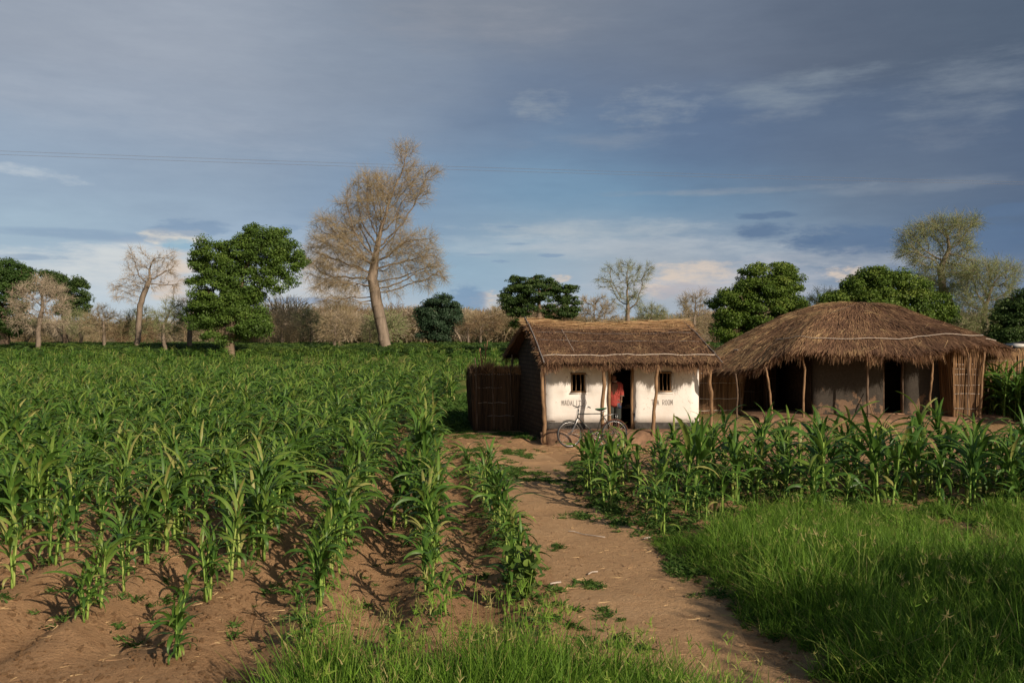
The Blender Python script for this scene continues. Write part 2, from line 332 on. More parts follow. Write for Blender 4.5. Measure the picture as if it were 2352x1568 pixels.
def lin(c):
    c=(c[0]-1,c[1]+1,c[2]-6); return tuple(((x/255)/12.92 if x<=10 else (((x/255)+.055)/1.055)**2.4) for x in c)
def make_world():
    w=bpy.data.worlds.new('World'); sc.world=w; w.use_nodes=True; nt=w.node_tree; nt.nodes.clear()
    ST=.1
    sky=N(nt,'ShaderNodeTexSky',sky_type='NISHITA'); sky.sun_disc=False; sky.sun_elevation=rad(SUN_EL)
    sky.sun_rotation=math.atan2(sv.x,sv.y); sky.air_density=1.2; sky.dust_density=1.5
    tc=N(nt,'ShaderNodeTexCoord'); sx=N(nt,'ShaderNodeSeparateXYZ'); nt.links.new(tc.outputs['Generated'],sx.inputs[0])
    R2D=180/math.pi
    A=math2(nt,'MULTIPLY',math2(nt,'ARCTAN2',sx.outputs[0],sx.outputs[1]),R2D)
    E=math2(nt,'MULTIPLY',math2(nt,'ARCSINE',sx.outputs[2]),R2D)
    def sp(a,e): 
        c=N(nt,'ShaderNodeCombineXYZ')
        for i,v in enumerate((a,e)):
            if isinstance(v,(int,float)): c.inputs[i].default_value=v
            else: nt.links.new(v,c.inputs[i])
        return c.outputs[0]
    # cloud fields in degrees of azimuth and elevation; layered cloud is stretched sideways
    v1=sp(math2(nt,'MULTIPLY',A,.05),math2(nt,'MULTIPLY',E,.17)); w1=noise(nt,v1,1.0,5,.6)
    v2=sp(math2(nt,'MULTIPLY_ADD',A,.05,7.3),math2(nt,'MULTIPLY',E,.19)); w2=noise(nt,v2,1.0,5,.6)
    Aw=math2(nt,'ADD',A,math2(nt,'MULTIPLY',math2(nt,'SUBTRACT',w1,.5),11.0))
    Ew=math2(nt,'ADD',E,math2(nt,'MULTIPLY',math2(nt,'SUBTRACT',w2,.5),4.5))
    def ae(x,y):
        az=math.atan((x-1176)/F); return math.degrees(az), math.degrees(math.atan((HZ-y)/F*math.cos(az)))
    pts=[(60,60,(150,158,180)),(450,120,(158,165,186)),(750,240,(140,152,178)),(330,420,(140,158,186)),(60,400,(152,170,198)),(100,520,(166,187,209)),
         (120,690,(188,200,216)),(500,560,(160,178,206)),(850,120,(132,142,166)),(1150,40,(130,136,156)),(900,420,(130,150,182)),(1200,250,(105,122,156)),
         (1180,430,(120,148,182)),(1350,470,(118,152,186)),(1300,560,(158,172,192)),(1150,620,(142,170,198)),(1500,100,(110,120,146)),(1600,350,(96,114,150)),
         (1600,470,(112,142,176)),(1750,540,(140,156,182)),(1500,640,(170,175,190)),(1950,60,(94,104,130)),(2300,60,(84,96,122)),(2000,330,(88,104,138)),
         (2330,350,(82,97,130)),(2080,500,(92,112,146)),(2300,560,(80,102,140)),(1900,620,(140,154,180)),(1200,710,(165,180,203)),(650,690,(190,195,208)),(2200,650,(120,135,165)),
         (2000,410,(112,124,148)),(300,300,(152,163,188))]
    acc=None; ws=None
    for x,y,c in pts:
        a0,e0=ae(x,y); sa,se=(6.5,3.0) if y<450 else (6.0,1.8)
        da=math2(nt,'MULTIPLY',math2(nt,'SUBTRACT',Aw,a0),1/sa); de=math2(nt,'MULTIPLY',math2(nt,'SUBTRACT',Ew,e0),1/se)
        q=math2(nt,'ADD',math2(nt,'MULTIPLY',da,da),math2(nt,'MULTIPLY',de,de)); g=math2(nt,'EXPONENT',math2(nt,'MULTIPLY',q,-.9))
        cv=N(nt,'ShaderNodeVectorMath',operation='SCALE'); cv.inputs[0].default_value=tuple(k/ST for k in lin(c)); nt.links.new(g,cv.inputs['Scale'])
        if acc is None: acc=cv.outputs[0]; ws=g
        else:
            ad=N(nt,'ShaderNodeVectorMath',operation='ADD'); nt.links.new(acc,ad.inputs[0]); nt.links.new(cv.outputs[0],ad.inputs[1]); acc=ad.outputs[0]
            ws=math2(nt,'ADD',ws,g)
    wn=math2(nt,'ADD',ws,.006)
    sn=N(nt,'ShaderNodeVectorMath',operation='SCALE'); nt.links.new(sky.outputs[0],sn.inputs[0]); sn.inputs['Scale'].default_value=.006*.55
    ad=N(nt,'ShaderNodeVectorMath',operation='ADD'); nt.links.new(acc,ad.inputs[0]); nt.links.new(sn.outputs[0],ad.inputs[1])
    dv=N(nt,'ShaderNodeVectorMath',operation='SCALE'); nt.links.new(ad.outputs[0],dv.inputs[0]); nt.links.new(math2(nt,'DIVIDE',1.0,wn),dv.inputs['Scale'])
    c=dv.outputs[0]
    # wisps, dark scud and sunlit cumulus: (x,y,rx,ry,colour,strength,edge noise scale a,e, threshold softness)
    SN={}
    for key,(a_,e_,dt) in {'fine':(1.1,3.0,5),'mid':(.45,1.5,7),'wide':(.16,.75,7)}.items():
        SN[key]=[noise(nt,sp(math2(nt,'MULTIPLY_ADD',A,a_,o_),math2(nt,'MULTIPLY_ADD',E,e_,o_)),1.0,dt,.66) for o_ in (3.1,47.7)]
    def cloud(c,x,y,rx,ry,colr,st,ka=.35,ke=1.1,soft=.35,off=0.0,rot=0.0,amp=1.5):
        a0,e0=ae(x,y); ra,re=rx/35.8,ry/35.8
        dA=math2(nt,'SUBTRACT',A,a0); dE=math2(nt,'SUBTRACT',E,e0)
        if rot: dE=math2(nt,'SUBTRACT',dE,math2(nt,'MULTIPLY',dA,rot))
        da=math2(nt,'MULTIPLY',dA,1/ra); de=math2(nt,'MULTIPLY',dE,1/re)
        q=math2(nt,'ADD',math2(nt,'MULTIPLY',da,da),math2(nt,'MULTIPLY',de,de))
        nz=SN['fine' if rx<60 else 'mid' if rx<160 else 'wide'][int(off*10)%2]
        f=math2(nt,'SUBTRACT',math2(nt,'MULTIPLY_ADD',math2(nt,'SUBTRACT',nz,.5),amp*3.0,1.12),q); soft=soft*1.6
        mr=N(nt,'ShaderNodeMapRange',interpolation_type='SMOOTHSTEP',inp={1:0.0,2:soft,3:0.0,4:st}); nt.links.new(f,mr.inputs[0])
        return mixc(nt,mr.outputs[0],c,tuple(k/ST for k in lin(colr)))
    W_=cloud
    c=W_(c,1500,250,130,52,(134,144,166),.75,.5,1.6,1.2,3,.05)
    c=W_(c,1830,205,210,50,(130,140,160),.75,.4,1.5,1.3,9,.08)
    c=W_(c,1800,262,120,24,(124,134,157),.5,.4,1.5,1.2,17,.12)
    c=W_(c,2240,190,170,80,(124,133,154),.75,.4,1.3,1.3,21,.1)
    c=W_(c,1240,245,80,40,(140,150,171),.75,.6,2.2,1.2,5)
    c=W_(c,1420,325,160,27,(126,138,164),.7,.4,1.8,1.2,33)
    c=W_(c,2170,310,120,34,(114,124,149),.5,.4,1.5,1.2,27)
    c=W_(c,1180,330,70,14,(124,138,166),.5,.5,2,1.2,41)
    c=W_(c,60,395,110,14,(186,194,210),.7,.4,1.8,1.0,2,-.12)
    c=W_(c,2120,425,260,18,(142,149,167),.3,.25,1.8,1.2,12)
    c=W_(c,1650,440,330,9,(150,156,172),.5,.2,2,1.2,14)
    # pale sunlit sheets low down
    c=W_(c,260,610,320,66,(206,208,216),.85,.14,.8,.9,4)
    c=W_(c,180,700,260,60,(190,200,217),.6,.14,.6,1.0,44)
    c=W_(c,700,620,160,90,(196,196,206),.6,.14,.8,1.0,6)
    c=W_(c,1150,560,220,30,(172,184,202),.5,.14,.8,1.0,9)
    c=W_(c,250,250,520,60,(160,168,190),.4,.14,.8,1.3,2,-.12)
    c=W_(c,1050,60,330,60,(140,143,162),.5,.14,.8,1.3,3)
    c=W_(c,400,545,70,20,(214,208,206),.9,.3,1.2,.6,6)
    c=W_(c,1350,525,330,26,(178,184,197),.7,.16,1.3,1.0,8)
    c=W_(c,1500,570,350,30,(176,182,197),.7,.16,1.2,1.0,10)
    c=W_(c,1950,592,200,26,(166,170,186),.7,.16,1.2,.9,13)
    c=W_(c,1700,650,330,50,(182,182,196),.75,.2,.9,.9,15)
    c=W_(c,410,562,42,16,(142,176,204),.75,.3,.8,.6,7,amp=.8)
    c=W_(c,1290,690,70,26,(190,188,196),.7,.5,1,.8,77)
    # cumulus with warm tops
    for (x,y,rx,ry,o) in ((1590,628,115,34,1.3),(1500,665,46,22,2.9),(1290,640,24,12,5.1),(1120,690,45,26,8.2),(760,610,70,80,3.3),(770,680,80,34,6.1),(1940,628,55,18,9),(400,640,60,70,11)):
        c=W_(c,x,y,rx,ry,(214,196,188),.85,.55,.8,1.0,o,amp=1.5)
    c=W_(c,1570,668,110,20,(178,172,184),.8,.4,.8,.7,18)
    c=W_(c,1075,690,50,38,(122,148,184),.8,.2,.3,.5,31,amp=.6)
    c=W_(c,690,690,80,8,(132,152,188),.7,.3,1,.5,34)
    # dark scud
    for (x,y,rx,ry,o,s_) in ((1765,495,75,10,1,.75),(1760,528,70,22,4,.8),(1960,548,150,36,7,.75),(1870,550,55,12,9,.7),(2320,480,90,16,12,.6),(2290,545,130,40,15,.6),
                          (200,540,190,15,22,.55),(440,524,100,22,25,.75),(1265,586,36,5,28,.7),(1150,600,26,4,30,.6),(1165,521,34,3,37,.6),(60,590,80,7,38,.5),(665,523,34,8,39,.6),(1185,560,36,3,52,.5),(1100,585,40,3,54,.5)):
        c=W_(c,x,y,rx,ry,(92,114,152) if x>1400 else (128,150,184),s_,.5,1.3,.6,o,amp=1.0)
    c=mixc(nt,1.0,c,ramp(nt,math2(nt,'MULTIPLY_ADD',SN['wide'][0],.7,math2(nt,'MULTIPLY',SN['mid'][1],.3)),[(.3,(.96,.965,.975)),(.7,(1.1,1.09,1.07))]),'MULTIPLY')
    bg=N(nt,'ShaderNodeBackground',inp={'Strength':ST}); nt.links.new(c,bg.inputs[0])
    out=N(nt,'ShaderNodeOutputWorld'); nt.links.new(bg.outputs[0],out.inputs[0])
    try: w.cycles.sampling_method='MANUAL'; w.cycles.sample_map_resolution=512
    except Exception: pass
make_world()

# ------------------------------------------------------------------ ground
def xl(y): return np.interp(y,[6,8,10,19.3,26.7,30,40,60,75],[1.1,.8,.42,-.62,-1.75,-2.5,-2.6,-2.2,-1])
def xr(y): return np.interp(y,[5,8.3,12.2,14.2,17.3,20.5],[3.2,2.75,2.28,2.3,1.3,1.5])
ROW=1.2
def srow(x,y): return x+.1*(y-10)+.0*y
def gz(x,y):
    x=np.asarray(x,float); y=np.asarray(y,float)
    s=srow(x,y)-.25
    near=1-sstep(45,60,y)
    lf=sstep(.25,-.25,x-xl(y))*sstep(7.6,8.8,y+vnoise(x*.9,y*0+3)*1.2)*near
    ph=np.cos(2*math.pi*s/ROW+vnoise(x*.2,y*.3)*1.0)
    ridge=.12*ph*(1+.6*vnoise(x*.8+9,y*.8))-.02
    rf=sstep(0,.5,x-xr(y))*sstep(12.6,14,y)*(1-sstep(20,21,y))*sstep(13.5,12.5,x)
    ridge2=.07*np.cos(2*math.pi*(s-2.2)/1.05)
    z=lf*ridge+rf*ridge2
    z=z+1.5*sstep(55,125,y)+.07*vnoise(x*.35,y*.35)+.035*vnoise(x*1.7,y*1.7)*(1-.4*lf)+.03*(lf+rf*.8+.15)*vnoise(x*5,y*5)+.02*(lf+rf)*vnoise(x*11,y*11)+.025*lf*np.maximum(0,vnoise(x*7+3,y*7)-.1)*3
    # trodden path a little sunk, verge bank on its right
    onp=sstep(.0,.4,x-xl(y))*sstep(.2,-.3,x-xr(y))*(y<22)
    z=z-.04*onp
    z=z*(1-.55*sstep(22,24,y)*sstep(-2,-1,x)*(1-sstep(34,38,y)))
    # spoil heaps beside the huts
    for (cx,cy,r,h) in ((.25,26.2,.33,.17),(.6,26.6,.3,.12),(6.3,26.6,.7,.14),(7.6,27.2,.8,.14),(-.1,26.5,.25,.08),(9.5,30.5,.8,.1),(-8.5,54,4.5,.3)):
        z=z+h*np.exp(-((x-cx)**2+(y-cy)**2)/r**2)*(1+1.2*vnoise(x*4,y*4))
    return z
def make_ground():
    fx=np.arange(-17,15,.1); fy=np.arange(5.5,36,.1)
    ox=np.geomspace(1,3000,46); xs=np.concatenate([(-17-ox)[::-1],fx,15+ox-.9])
    oy=np.geomspace(.3,3000,60); ys=np.concatenate([[-3000,-600,-150,-40,-12,-3,1,3.5,4.8],fy,36+oy-.2])
    X,Y=np.meshgrid(xs,ys); Z=gz(X,Y)
    Z=np.where(Y<-20,Z*.2,Z)
    V=np.stack([X,Y,Z],-1).reshape(-1,3); nx=len(xs); ny=len(ys)
    i=np.arange(nx-1)[None,:]+np.arange(ny-1)[:,None]*nx; i=i.ravel()
    Q=np.stack([i,i+1,i+nx+1,i+nx],1)
    o=link('ground',mesh_np('ground',V,Q,smooth=True,mat=M['soil'])); tag(o,kind='structure')
    # path: a sheet of trodden soil following the ground
    ys=np.arange(5.6,24.4,.1); nw=26; V=[]
    for y in ys:
        a=xl(y)+.12+.18*vnoise(np.array(y*1.3),np.array(2.)); b=min(xr(y),2.6 if y<20 else 1.9)-.02+.22*vnoise(np.array(y*1.1),np.array(7.))
        if y>22: a+= (y-22)*.35; b-=(y-22)*.35
        for k in range(nw):
            t=k/(nw-1); x=a+(b-a)*t; lift=.006-.03*(1-sstep(0,.09,t*(1-t)*1.0))
            V.append((x,y,float(gz(x,y))+lift))
    i=np.arange(nw-1)[None,:]+np.arange(len(ys)-1)[:,None]*nw; i=i.ravel()
    o=link('path',mesh_np('path',V,np.stack([i,i+1,i+nw+1,i+nw],1),smooth=True,mat=M['path'])); tag(o,kind='structure')
make_ground()
# ------------------------------------------------------------------ building helpers
def pole_pts(px, Y0, Y1=None, zbase=None, n=14, jit=.008, seed=0):
    """crooked pole through picture points [(x,y)..] top to bottom between depths Y0 (top) and Y1 (bottom)"""
    Y1=Y0 if Y1 is None else Y1; r=random.Random(seed); k=len(px); out=[]
    for i in range(n+1):
        t=i/n*(k-1); a=min(int(t),k-2); f=t-a; f=f*f*(3-2*f)*.5+f*.5
        x=px[a][0]*(1-f)+px[a+1][0]*f; y=px[a][1]*(1-f)+px[a+1][1]*f; Y=Y0+(Y1-Y0)*i/n
        p=P(x,y,Y); p.x+=r.uniform(-jit,jit); p.y+=r.uniform(-jit,jit)*2; out.append(p)
    return out
def pole(name, pts, r0, r1, mat, parent=None, k=8, seed=0):
    rr=random.Random(seed); n=len(pts)
    R=[(r0+(r1-r0)*i/(n-1))*rr.uniform(.86,1.14) for i in range(n)]
    return MB().tube(pts,R,k).obj(name,mat,parent,smooth=True)
def wall_mesh(mb, x0,x1,z0,z1,yf,yb,holes=(),res=.25,amp=.012,seed=1):
    xs=sorted(set([x0,x1]+[h[i] for h in holes for i in (0,1)])); zs=sorted(set([z0,z1]+[h[i] for h in holes for i in (2,3)]))
    def dens(a): 
        o=[]
        for p,q in zip(a,a[1:]):
            m=max(1,int(round((q-p)/res))); o+= [p+(q-p)*i/m for i in range(m)]
        return o+[a[-1]]
    xs=dens(xs); zs=dens(zs); rs=np.random.RandomState(seed)
    solid=lambda i,j: 0<=i<len(xs)-1 and 0<=j<len(zs)-1 and not any(h[0]-1e-6<=(xs[i]+xs[i+1])/2<=h[1]+1e-6 and h[2]-1e-6<=(zs[j]+zs[j+1])/2<=h[3]+1e-6 for h in holes)
    nx=len(xs); V=[]; J=rs.uniform(-amp,amp,(nx,len(zs)))
    for j,z in enumerate(zs):
        for i,x in enumerate(xs): V.append((x,yf+J[i,j],z))
    o=len(V)
    for j,z in enumerate(zs):
        for i,x in enumerate(xs): V.append((x,yb,z))
    id=lambda i,j:j*nx+i; Q=[]
    for i in range(nx-1):
        for j in range(len(zs)-1):
            if not solid(i,j): continue
            Q.append((id(i,j),id(i+1,j),id(i+1,j+1),id(i,j+1))); Q.append((o+id(i,j),o+id(i,j+1),o+id(i+1,j+1),o+id(i+1,j)))
            if not solid(i-1,j): Q.append((id(i,j),id(i,j+1),o+id(i,j+1),o+id(i,j)))
            if not solid(i+1,j): Q.append((id(i+1,j),o+id(i+1,j),o+id(i+1,j+1),id(i+1,j+1)))
            if not solid(i,j-1): Q.append((id(i,j),o+id(i,j),o+id(i+1,j),id(i+1,j)))
            if not solid(i,j+1): Q.append((id(i,j+1),id(i+1,j+1),o+id(i+1,j+1),o+id(i,j+1)))
    return mb.add(V,Q)
def slab(name, surf, nu, nv, thick, mat, parent, v0=0, v1=1, u0=0,u1=1, closed=False):
    u=np.linspace(u0,u1,nu+(0 if not closed else 1))[:nu]; v=np.linspace(v0,v1,nv); U,Vv=np.meshgrid(u,v)
    T=surf(U.ravel(),Vv.ravel()); B=T-np.array([0,0,thick]); n=len(T); Q=[]
    m=nu if closed else nu-1
    for j in range(nv-1):
        for i in range(m):
            a=j*nu+i; b=j*nu+(i+1)%nu; c=b+nu; d=a+nu
            Q.append((a,d,c,b)); Q.append((n+a,n+b,n+c,n+d))
    for i in range(m):
        a=i;b=(i+1)%nu; 
        if not closed: Q.append((a,b,n+b,n+a))
        a=(nv-1)*nu+i; b=(nv-1)*nu+(i+1)%nu; Q.append((a,n+a,n+b,b))
    if not closed:
        for j in range(nv-1):
            a=j*nu; Q.append((a,n+a,n+a+nu,a+nu)); a=j*nu+nu-1; Q.append((a,a+nu,n+a+nu,n+a))
    mb=MB(); mb.add(np.concatenate([T,B]),Q); return mb
def straws_on(mb, surf, n, rng, L=(.25,.5), W=(.012,.022), ang=.35, lift=.07, v0=0,v1=1,u0=0,u1=1, var=(.15,.75), patch=True, off=.012, vfun=None):
    u=rng.uniform(u0,u1,n); v=v0+(v1-v0)*rng.random(n)
    p=surf(u,v); e=1e-3; dv=norm(surf(u,v+e)-p); du=norm(surf(u+e,v)-p); nn=norm(np.cross(dv,du)); nn=np.where(nn[:,2:3]<0,-nn,nn)
    a=rng.normal(0,ang,n); d=dv*np.cos(a)[:,None]+du*np.sin(a)[:,None]+nn*(rng.random(n)*lift)[:,None]
    side=norm(np.cross(d,nn)+nn*rng.normal(0,.35,(n,1)))
    va=rng.uniform(*var,n)
    if patch: va=va+.3*vnoise(p[:,0]*1.6+3,p[:,1]*3.0)+.16*vnoise(p[:,0]*5,p[:,1]*7)
    if vfun is not None: va=vfun(u,v,va)
    ribbons(p+nn*off,d,rng.uniform(*L,n),rng.uniform(*W,n),-nn*.12+rng.normal(0,.12,(n,3)),2,side,np.clip(va,0,1),rng,taper=.6,mb=mb)
def fringe(mb, surf, n, rng, L=(.2,.45), v=1.0, u0=0,u1=1, droop=.9, var=(.1,.7), clump=9.0):
    u=rng.uniform(u0,u1,n); vv=v-rng.random(n)*.07
    p=surf(u,vv); e=1e-3; dv=norm(surf(u,vv+e)-p); du=norm(surf(u+e,vv)-p)
    k=vnoise(p[:,0]*clump,p[:,1]*clump)+vnoise(p[:,0]*2.1,p[:,1]*2.1+5)
    d=dv*.8+np.array([0,0,-.75])+du*rng.normal(0,.2,(n,1))+du*(.25*vnoise(p[:,0]*6,p[:,1]*6))[:,None]+rng.normal(0,.06,(n,3))
    ln=rng.uniform(*L,n)*(1+.7*k)
    ribbons(p-np.array([0,0,1])*rng.random((n,1))*.1,d,ln,rng.uniform(.01,.02,n),np.array([0,0,-droop])+rng.normal(0,.1,(n,3)),2,None,np.clip(rng.uniform(*var,n)+.2*k,0,1),rng,taper=.8,mb=mb)
LET={'M':[[(0,0),(0,1),(.5,.35),(1,1),(1,0)]],'A':[[(0,0),(.5,1),(1,0)],[(.2,.38),(.8,.38)]],'D':[[(0,0),(0,1),(.6,1),(1,.7),(1,.3),(.6,0),(0,0)]],
 'L':[[(0,1),(0,0),(.8,0)]],'I':[[(.5,0),(.5,1)],[(.3,0),(.7,0)],[(.3,1),(.7,1)]],'T':[[(.5,0),(.5,1)],[(0,1),(1,1)],[(0,1),(0,.85)],[(1,1),(1,.85)]],
 'S':[[(1,.8),(.8,1),(.2,1),(0,.8),(0,.6),(.2,.5),(.8,.5),(1,.35),(1,.15),(.8,0),(.2,0),(0,.2)]],'O':[[(.3,0),(0,.3),(0,.7),(.3,1),(.7,1),(1,.7),(1,.3),(.7,0),(.3,0)]],
 'E':[[(.9,1),(0,1),(0,0),(.9,0)],[(0,.5),(.7,.5)]],'R':[[(0,0),(0,1),(.7,1),(1,.8),(1,.62),(.7,.5),(0,.5)],[(.45,.5),(1,0)]]}
def lettering(text, x0, x1, zb, zt, y, parent, seed=0):
    r=random.Random(seed); mb=MB(); n=len(text); cw=(x1-x0)/n; w=.007
    for i,ch in enumerate(text):
        if ch==' ': continue
        ox=x0+i*cw+cw*.18; lw=cw*(.64 if ch!='I' else .5); dz=r.uniform(-.006,.006); h=(zt-zb)*r.uniform(.94,1.04)
        for st in LET[ch]:
            pts=[(ox+a*lw,zb+dz+b*h) for a,b in st]
            for (xa,za),(xb,zb_) in zip(pts,pts[1:]):
                L=math.hypot(xb-xa,zb_-za); ux,uz=(xb-xa)/L,(zb_-za)/L; nx,nz=-uz*w/2,ux*w/2; e=w*.45; q=y-r.uniform(.0,.0015)
                xa_,za_,xe,ze=xa-ux*e,za-uz*e,xb+ux*e,zb_+uz*e
                V=[(xa_+nx,q,za_+nz),(xe+nx,q,ze+nz),(xe-nx,q,ze-nz),(xa_-nx,q,za_-nz)]
                mb.add(V+[(a,b+.004,c) for a,b,c in V],[(0,1,2,3),(7,6,5,4),(0,4,5,1),(1,5,6,2),(2,6,7,3),(3,7,4,0)])
    return mb.obj('lettering',M['letter'],parent)

# ------------------------------------------------------------------ the tea room
def tea_room():
    rng=np.random.default_rng(11); Yw=26.0; FZ=.40
    R=empty('tea_room',(0,0,0),0,'small white mud-walled tea room with a brown thatched gable roof and hand-painted name','building')
    xL,xR=PX(1250.7,Yw),PX(1605,Yw); zt=2.52
    wl=(PX(1312,Yw),PX(1344,Yw),PZ(901,Yw),PZ(857,Yw)); wr=(PX(1512.5,Yw),PX(1541,Yw),PZ(899.6,Yw),PZ(854.5,Yw)); dr=(PX(1400.6,Yw),PX(1450.5,Yw),FZ,2.36)
    pz=PZ(970,Yw)
    b=MB(); wall_mesh(b,xL,xR,pz,zt,Yw,Yw+.22,[wl,wr,(dr[0],dr[1],pz,dr[3])]); b.obj('front_wall',M['white'],R)
    b=MB(); wall_mesh(b,xL-.01,dr[0],.18,pz-.002,Yw-.014,Yw+.22,amp=.01,seed=3); wall_mesh(b,dr[1],xR+.01,.18,pz-.002,Yw-.014,Yw+.22,amp=.01,seed=4); b.obj('plinth',M['plinth'],R)
    # side walls, back wall (mud brick), gable tops
    bL,bR,Yb=.22,4.78,29.6
    b=MB()
    def side(xa,xb,th,ridx,rz):
        n=10; V=[]; 
        for i in range(n+1):
            t=i/n; x=xa+(xb-xa)*t; y=Yw+.222+(Yb-Yw-.222)*t; ym=27.7
            top=(2.5+(rz-2.5)*max(0,(y-25.6)/(ym-25.6))) if y<ym else (2.5+(rz-2.5)*max(0,(30.2-y)/(30.2-ym)))
            V+=[(x,y,0.0),(x,y,top-.12),(x+th,y,0.0),(x+th,y,top-.12)]
        Q=[]
        for i in range(n):
            a=4*i; c=a+4
            Q+=[(a,a+1,c+1,c),(a+2,c+2,c+3,a+3),(a+1,a+3,c+3,c+1)]
        Q+=[(0,2,3,1),(4*n,4*n+1,4*n+3,4*n+2)]
        b.add(V,Q)
    side(xL,bL,.22,0,3.58); side(xR-.22,bR-.22,.22,0,3.5)
    b.box(bL+.223,bR-.223,Yb-.22,Yb,0,2.6)
    b.obj('brick_wall',M['brick'],R)
    b=MB(); b.box(xL+.24,xR-.25,Yw+.25,Yb-.25,FZ-.1,FZ); b.obj('floor',M['clay'],R)
    # inner partition seen dark through the openings
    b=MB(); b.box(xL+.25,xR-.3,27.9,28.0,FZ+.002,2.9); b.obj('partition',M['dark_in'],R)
    # clay platform in front: uneven step
    xs=np.linspace(xL-.12,xR+.5,60); pr=[(25.18,-.05),(25.24,.10),(25.3,.2),(25.4,.345),(25.5,.385),(25.6,FZ-.004),(25.99,FZ+.004)]
    V=[]; 
    for i,x in enumerate(xs):
        e=1-sstep(0,.3,np.array(min(x-xs[0],xs[-1]-x)+.0))
        for j,(y,z) in enumerate(pr):
            V.append((x,y+(.07*vnoise(np.array(x*2.2),np.array(j*.7))+.35*e*(6-j)/6 if j<6 else 0),z*(1-.25*e)+.03*vnoise(np.array(x*4.),np.array(j*1.3))*(j<6)))
    k=len(pr); Q=[(i*k+j,(i+1)*k+j,(i+1)*k+j+1,i*k+j+1) for i in range(len(xs)-1) for j in range(k-1)]
    link('platform',mesh_np('platform',V,np.array(Q),smooth=True,mat=M['clay']),R)
    # windows
    for (x0,x1,z0,z1),sd in ((wl,1),(wr,2)):
        f=MB(); w=.035; d0,d1=Yw-.02,Yw+.1
        f.box(x0-.001,x0+w,d0,d1,z0+w,z1-w); f.box(x1-w,x1+.001,d0,d1,z0+w,z1-w); f.box(x0-.02,x1+.02,d0-.004,d1,z0-.01,z0+w); f.box(x0-.02,x1+.02,d0-.004,d1,z1-w,z1+.02)
        wn=f.obj('window',M['wood'],R)
        rr=random.Random(sd)
        for t in (.34,.68):
            x=x0+(x1-x0)*t; pole('bar',[(x+rr.uniform(-.008,.008),Yw-.004,z0+w-.005+(z1-z0-2*w+.01)*i/4) for i in range(5)],.014,.014,M['pole'],wn,6,sd)
        # reveal shelf of wall plaster around the window, right side wider as in a hand-made opening
        s=MB(); s.box(x1+.022,x1+.062,Yw-.016,Yw+.004,z0-.03,z1-.03); s.box(x0-.05,x1+.062,Yw-.018,Yw+.003,z0-.05,z0-.012); s.obj('surround',M['white'],wn)
    # door frame of two round poles and a lintel
    fr=MB(); 
    for x in (dr[0]-.012,dr[1]+.012):
        fr.tube([(x+.008*math.sin(i*1.3),Yw-.02,FZ+(dr[3]-FZ)*i/8) for i in range(9)],[.042+.005*math.sin(i*2.1) for i in range(9)],8)
    fr.tube([(dr[0]-.1,Yw+.0,dr[3]),(dr[1]+.1,Yw+.0,dr[3]+.01)],.045,8)
    fr.obj('door_frame',M['pole'],R,smooth=True)
    fs=MB(); fs.box(dr[1]+.05,dr[1]+.1,Yw-.03,Yw-.004,FZ,.86); fs.obj('door_strip',M['steel'],R)
    # lettering
    for txt,a,c,yt,yb,s_ in (('MADALITSO',1290,1348,919,930,1),('TEA ROOM',1496,1546,918,929.5,2)):
        lettering(txt,PX(a,Yw),PX(c,Yw),PZ(yb,Yw),PZ(yt,Yw),Yw-.013,R,s_)
    # veranda posts
    pole('post',pole_pts([(1243,826),(1246,850),(1245,885),(1248,930),(1251,975),(1250,1016)],25.3,25.35,seed=1),.046,.056,M['pole'],R,9,1)
    pole('post',pole_pts([(1249,830),(1252,880),(1253,930),(1255,985)],25.42,25.5,seed=5),.02,.025,M['pole_dark'],R,6,5)
    pole('post',pole_pts([(1384,832),(1386,858),(1388,886),(1384,915),(1383,945),(1385,1003)],25.3,25.35,seed=2),.048,.055,M['pole'],R,8,2)
    pole('post',pole_pts([(1511,828),(1508,866),(1507,905),(1502,940),(1501,970),(1499,1010)],25.3,25.35,seed=3),.045,.055,M['pole'],R,8,3)
    pole('post',pole_pts([(1638,828),(1631,858),(1629,880),(1634,902),(1634,930),(1632,1000)],25.5,25.9,seed=4),.05,.055,M['pole'],R,8,4)
    pole('post',[(.0,29.9,2.5),(.02,29.92,1.3),(.0,29.95,.0)],.04,.045,M['pole_dark'],R,6,4)
    # eave beam
    b=MB(); b.tube([(.85+i*.5,25.36,2.36+.012*math.sin(i*2)) for i in range(11)],.035,6); b.tube([(.3+i*.5,29.9,2.42) for i in range(11)],.035,6); b.obj('eave_beam',M['pole_dark'],R)
    # roof surfaces
    def rx(u): return .405+(5.30-.405)*u
    def rz(u): return 3.60-.13*np.sin(np.clip(u*1.15,0,1)*math.pi)-.07*u*1.0+.025*vnoise(u*7,u*0+1)
    def front(u,v):
        u=np.asarray(u,float); v=np.asarray(v,float)
        ex=.86+(5.85-.86)*u; x=rx(u)*(1-v)+ex*v; y=27.7*(1-v)+25.2*v; z=rz(u)*(1-v)+(2.42+.03*vnoise(u*9,u*0+4)-.02*u)*v
        z=z+.05*np.sin(v*math.pi)+.03*vnoise(u*12,v*5)
        return np.stack([x,y,z],-1)
    def back(u,v):
        u=np.asarray(u,float); v=np.asarray(v,float)
        ex=-.3+(4.95+.3)*u; x=rx(u)*(1-v)+ex*v; y=27.7*(1-v)+30.4*v; z=rz(u)*(1-v)+2.49*v+.04*np.sin(v*math.pi)
        return np.stack([x,y,z],-1)
    T=MB(); 
    s1=slab('a',front,30,14,.13,None,None,v0=-.01,v1=.985); s2=slab('b',back,20,8,.13,None,None)
    core=MB(); core.add(np.concatenate(s1.V),np.concatenate(s1.Q)); core.add(np.concatenate(s2.V),np.concatenate(s2.Q)); co_=core.obj('roof',M['thatch_core'],R)
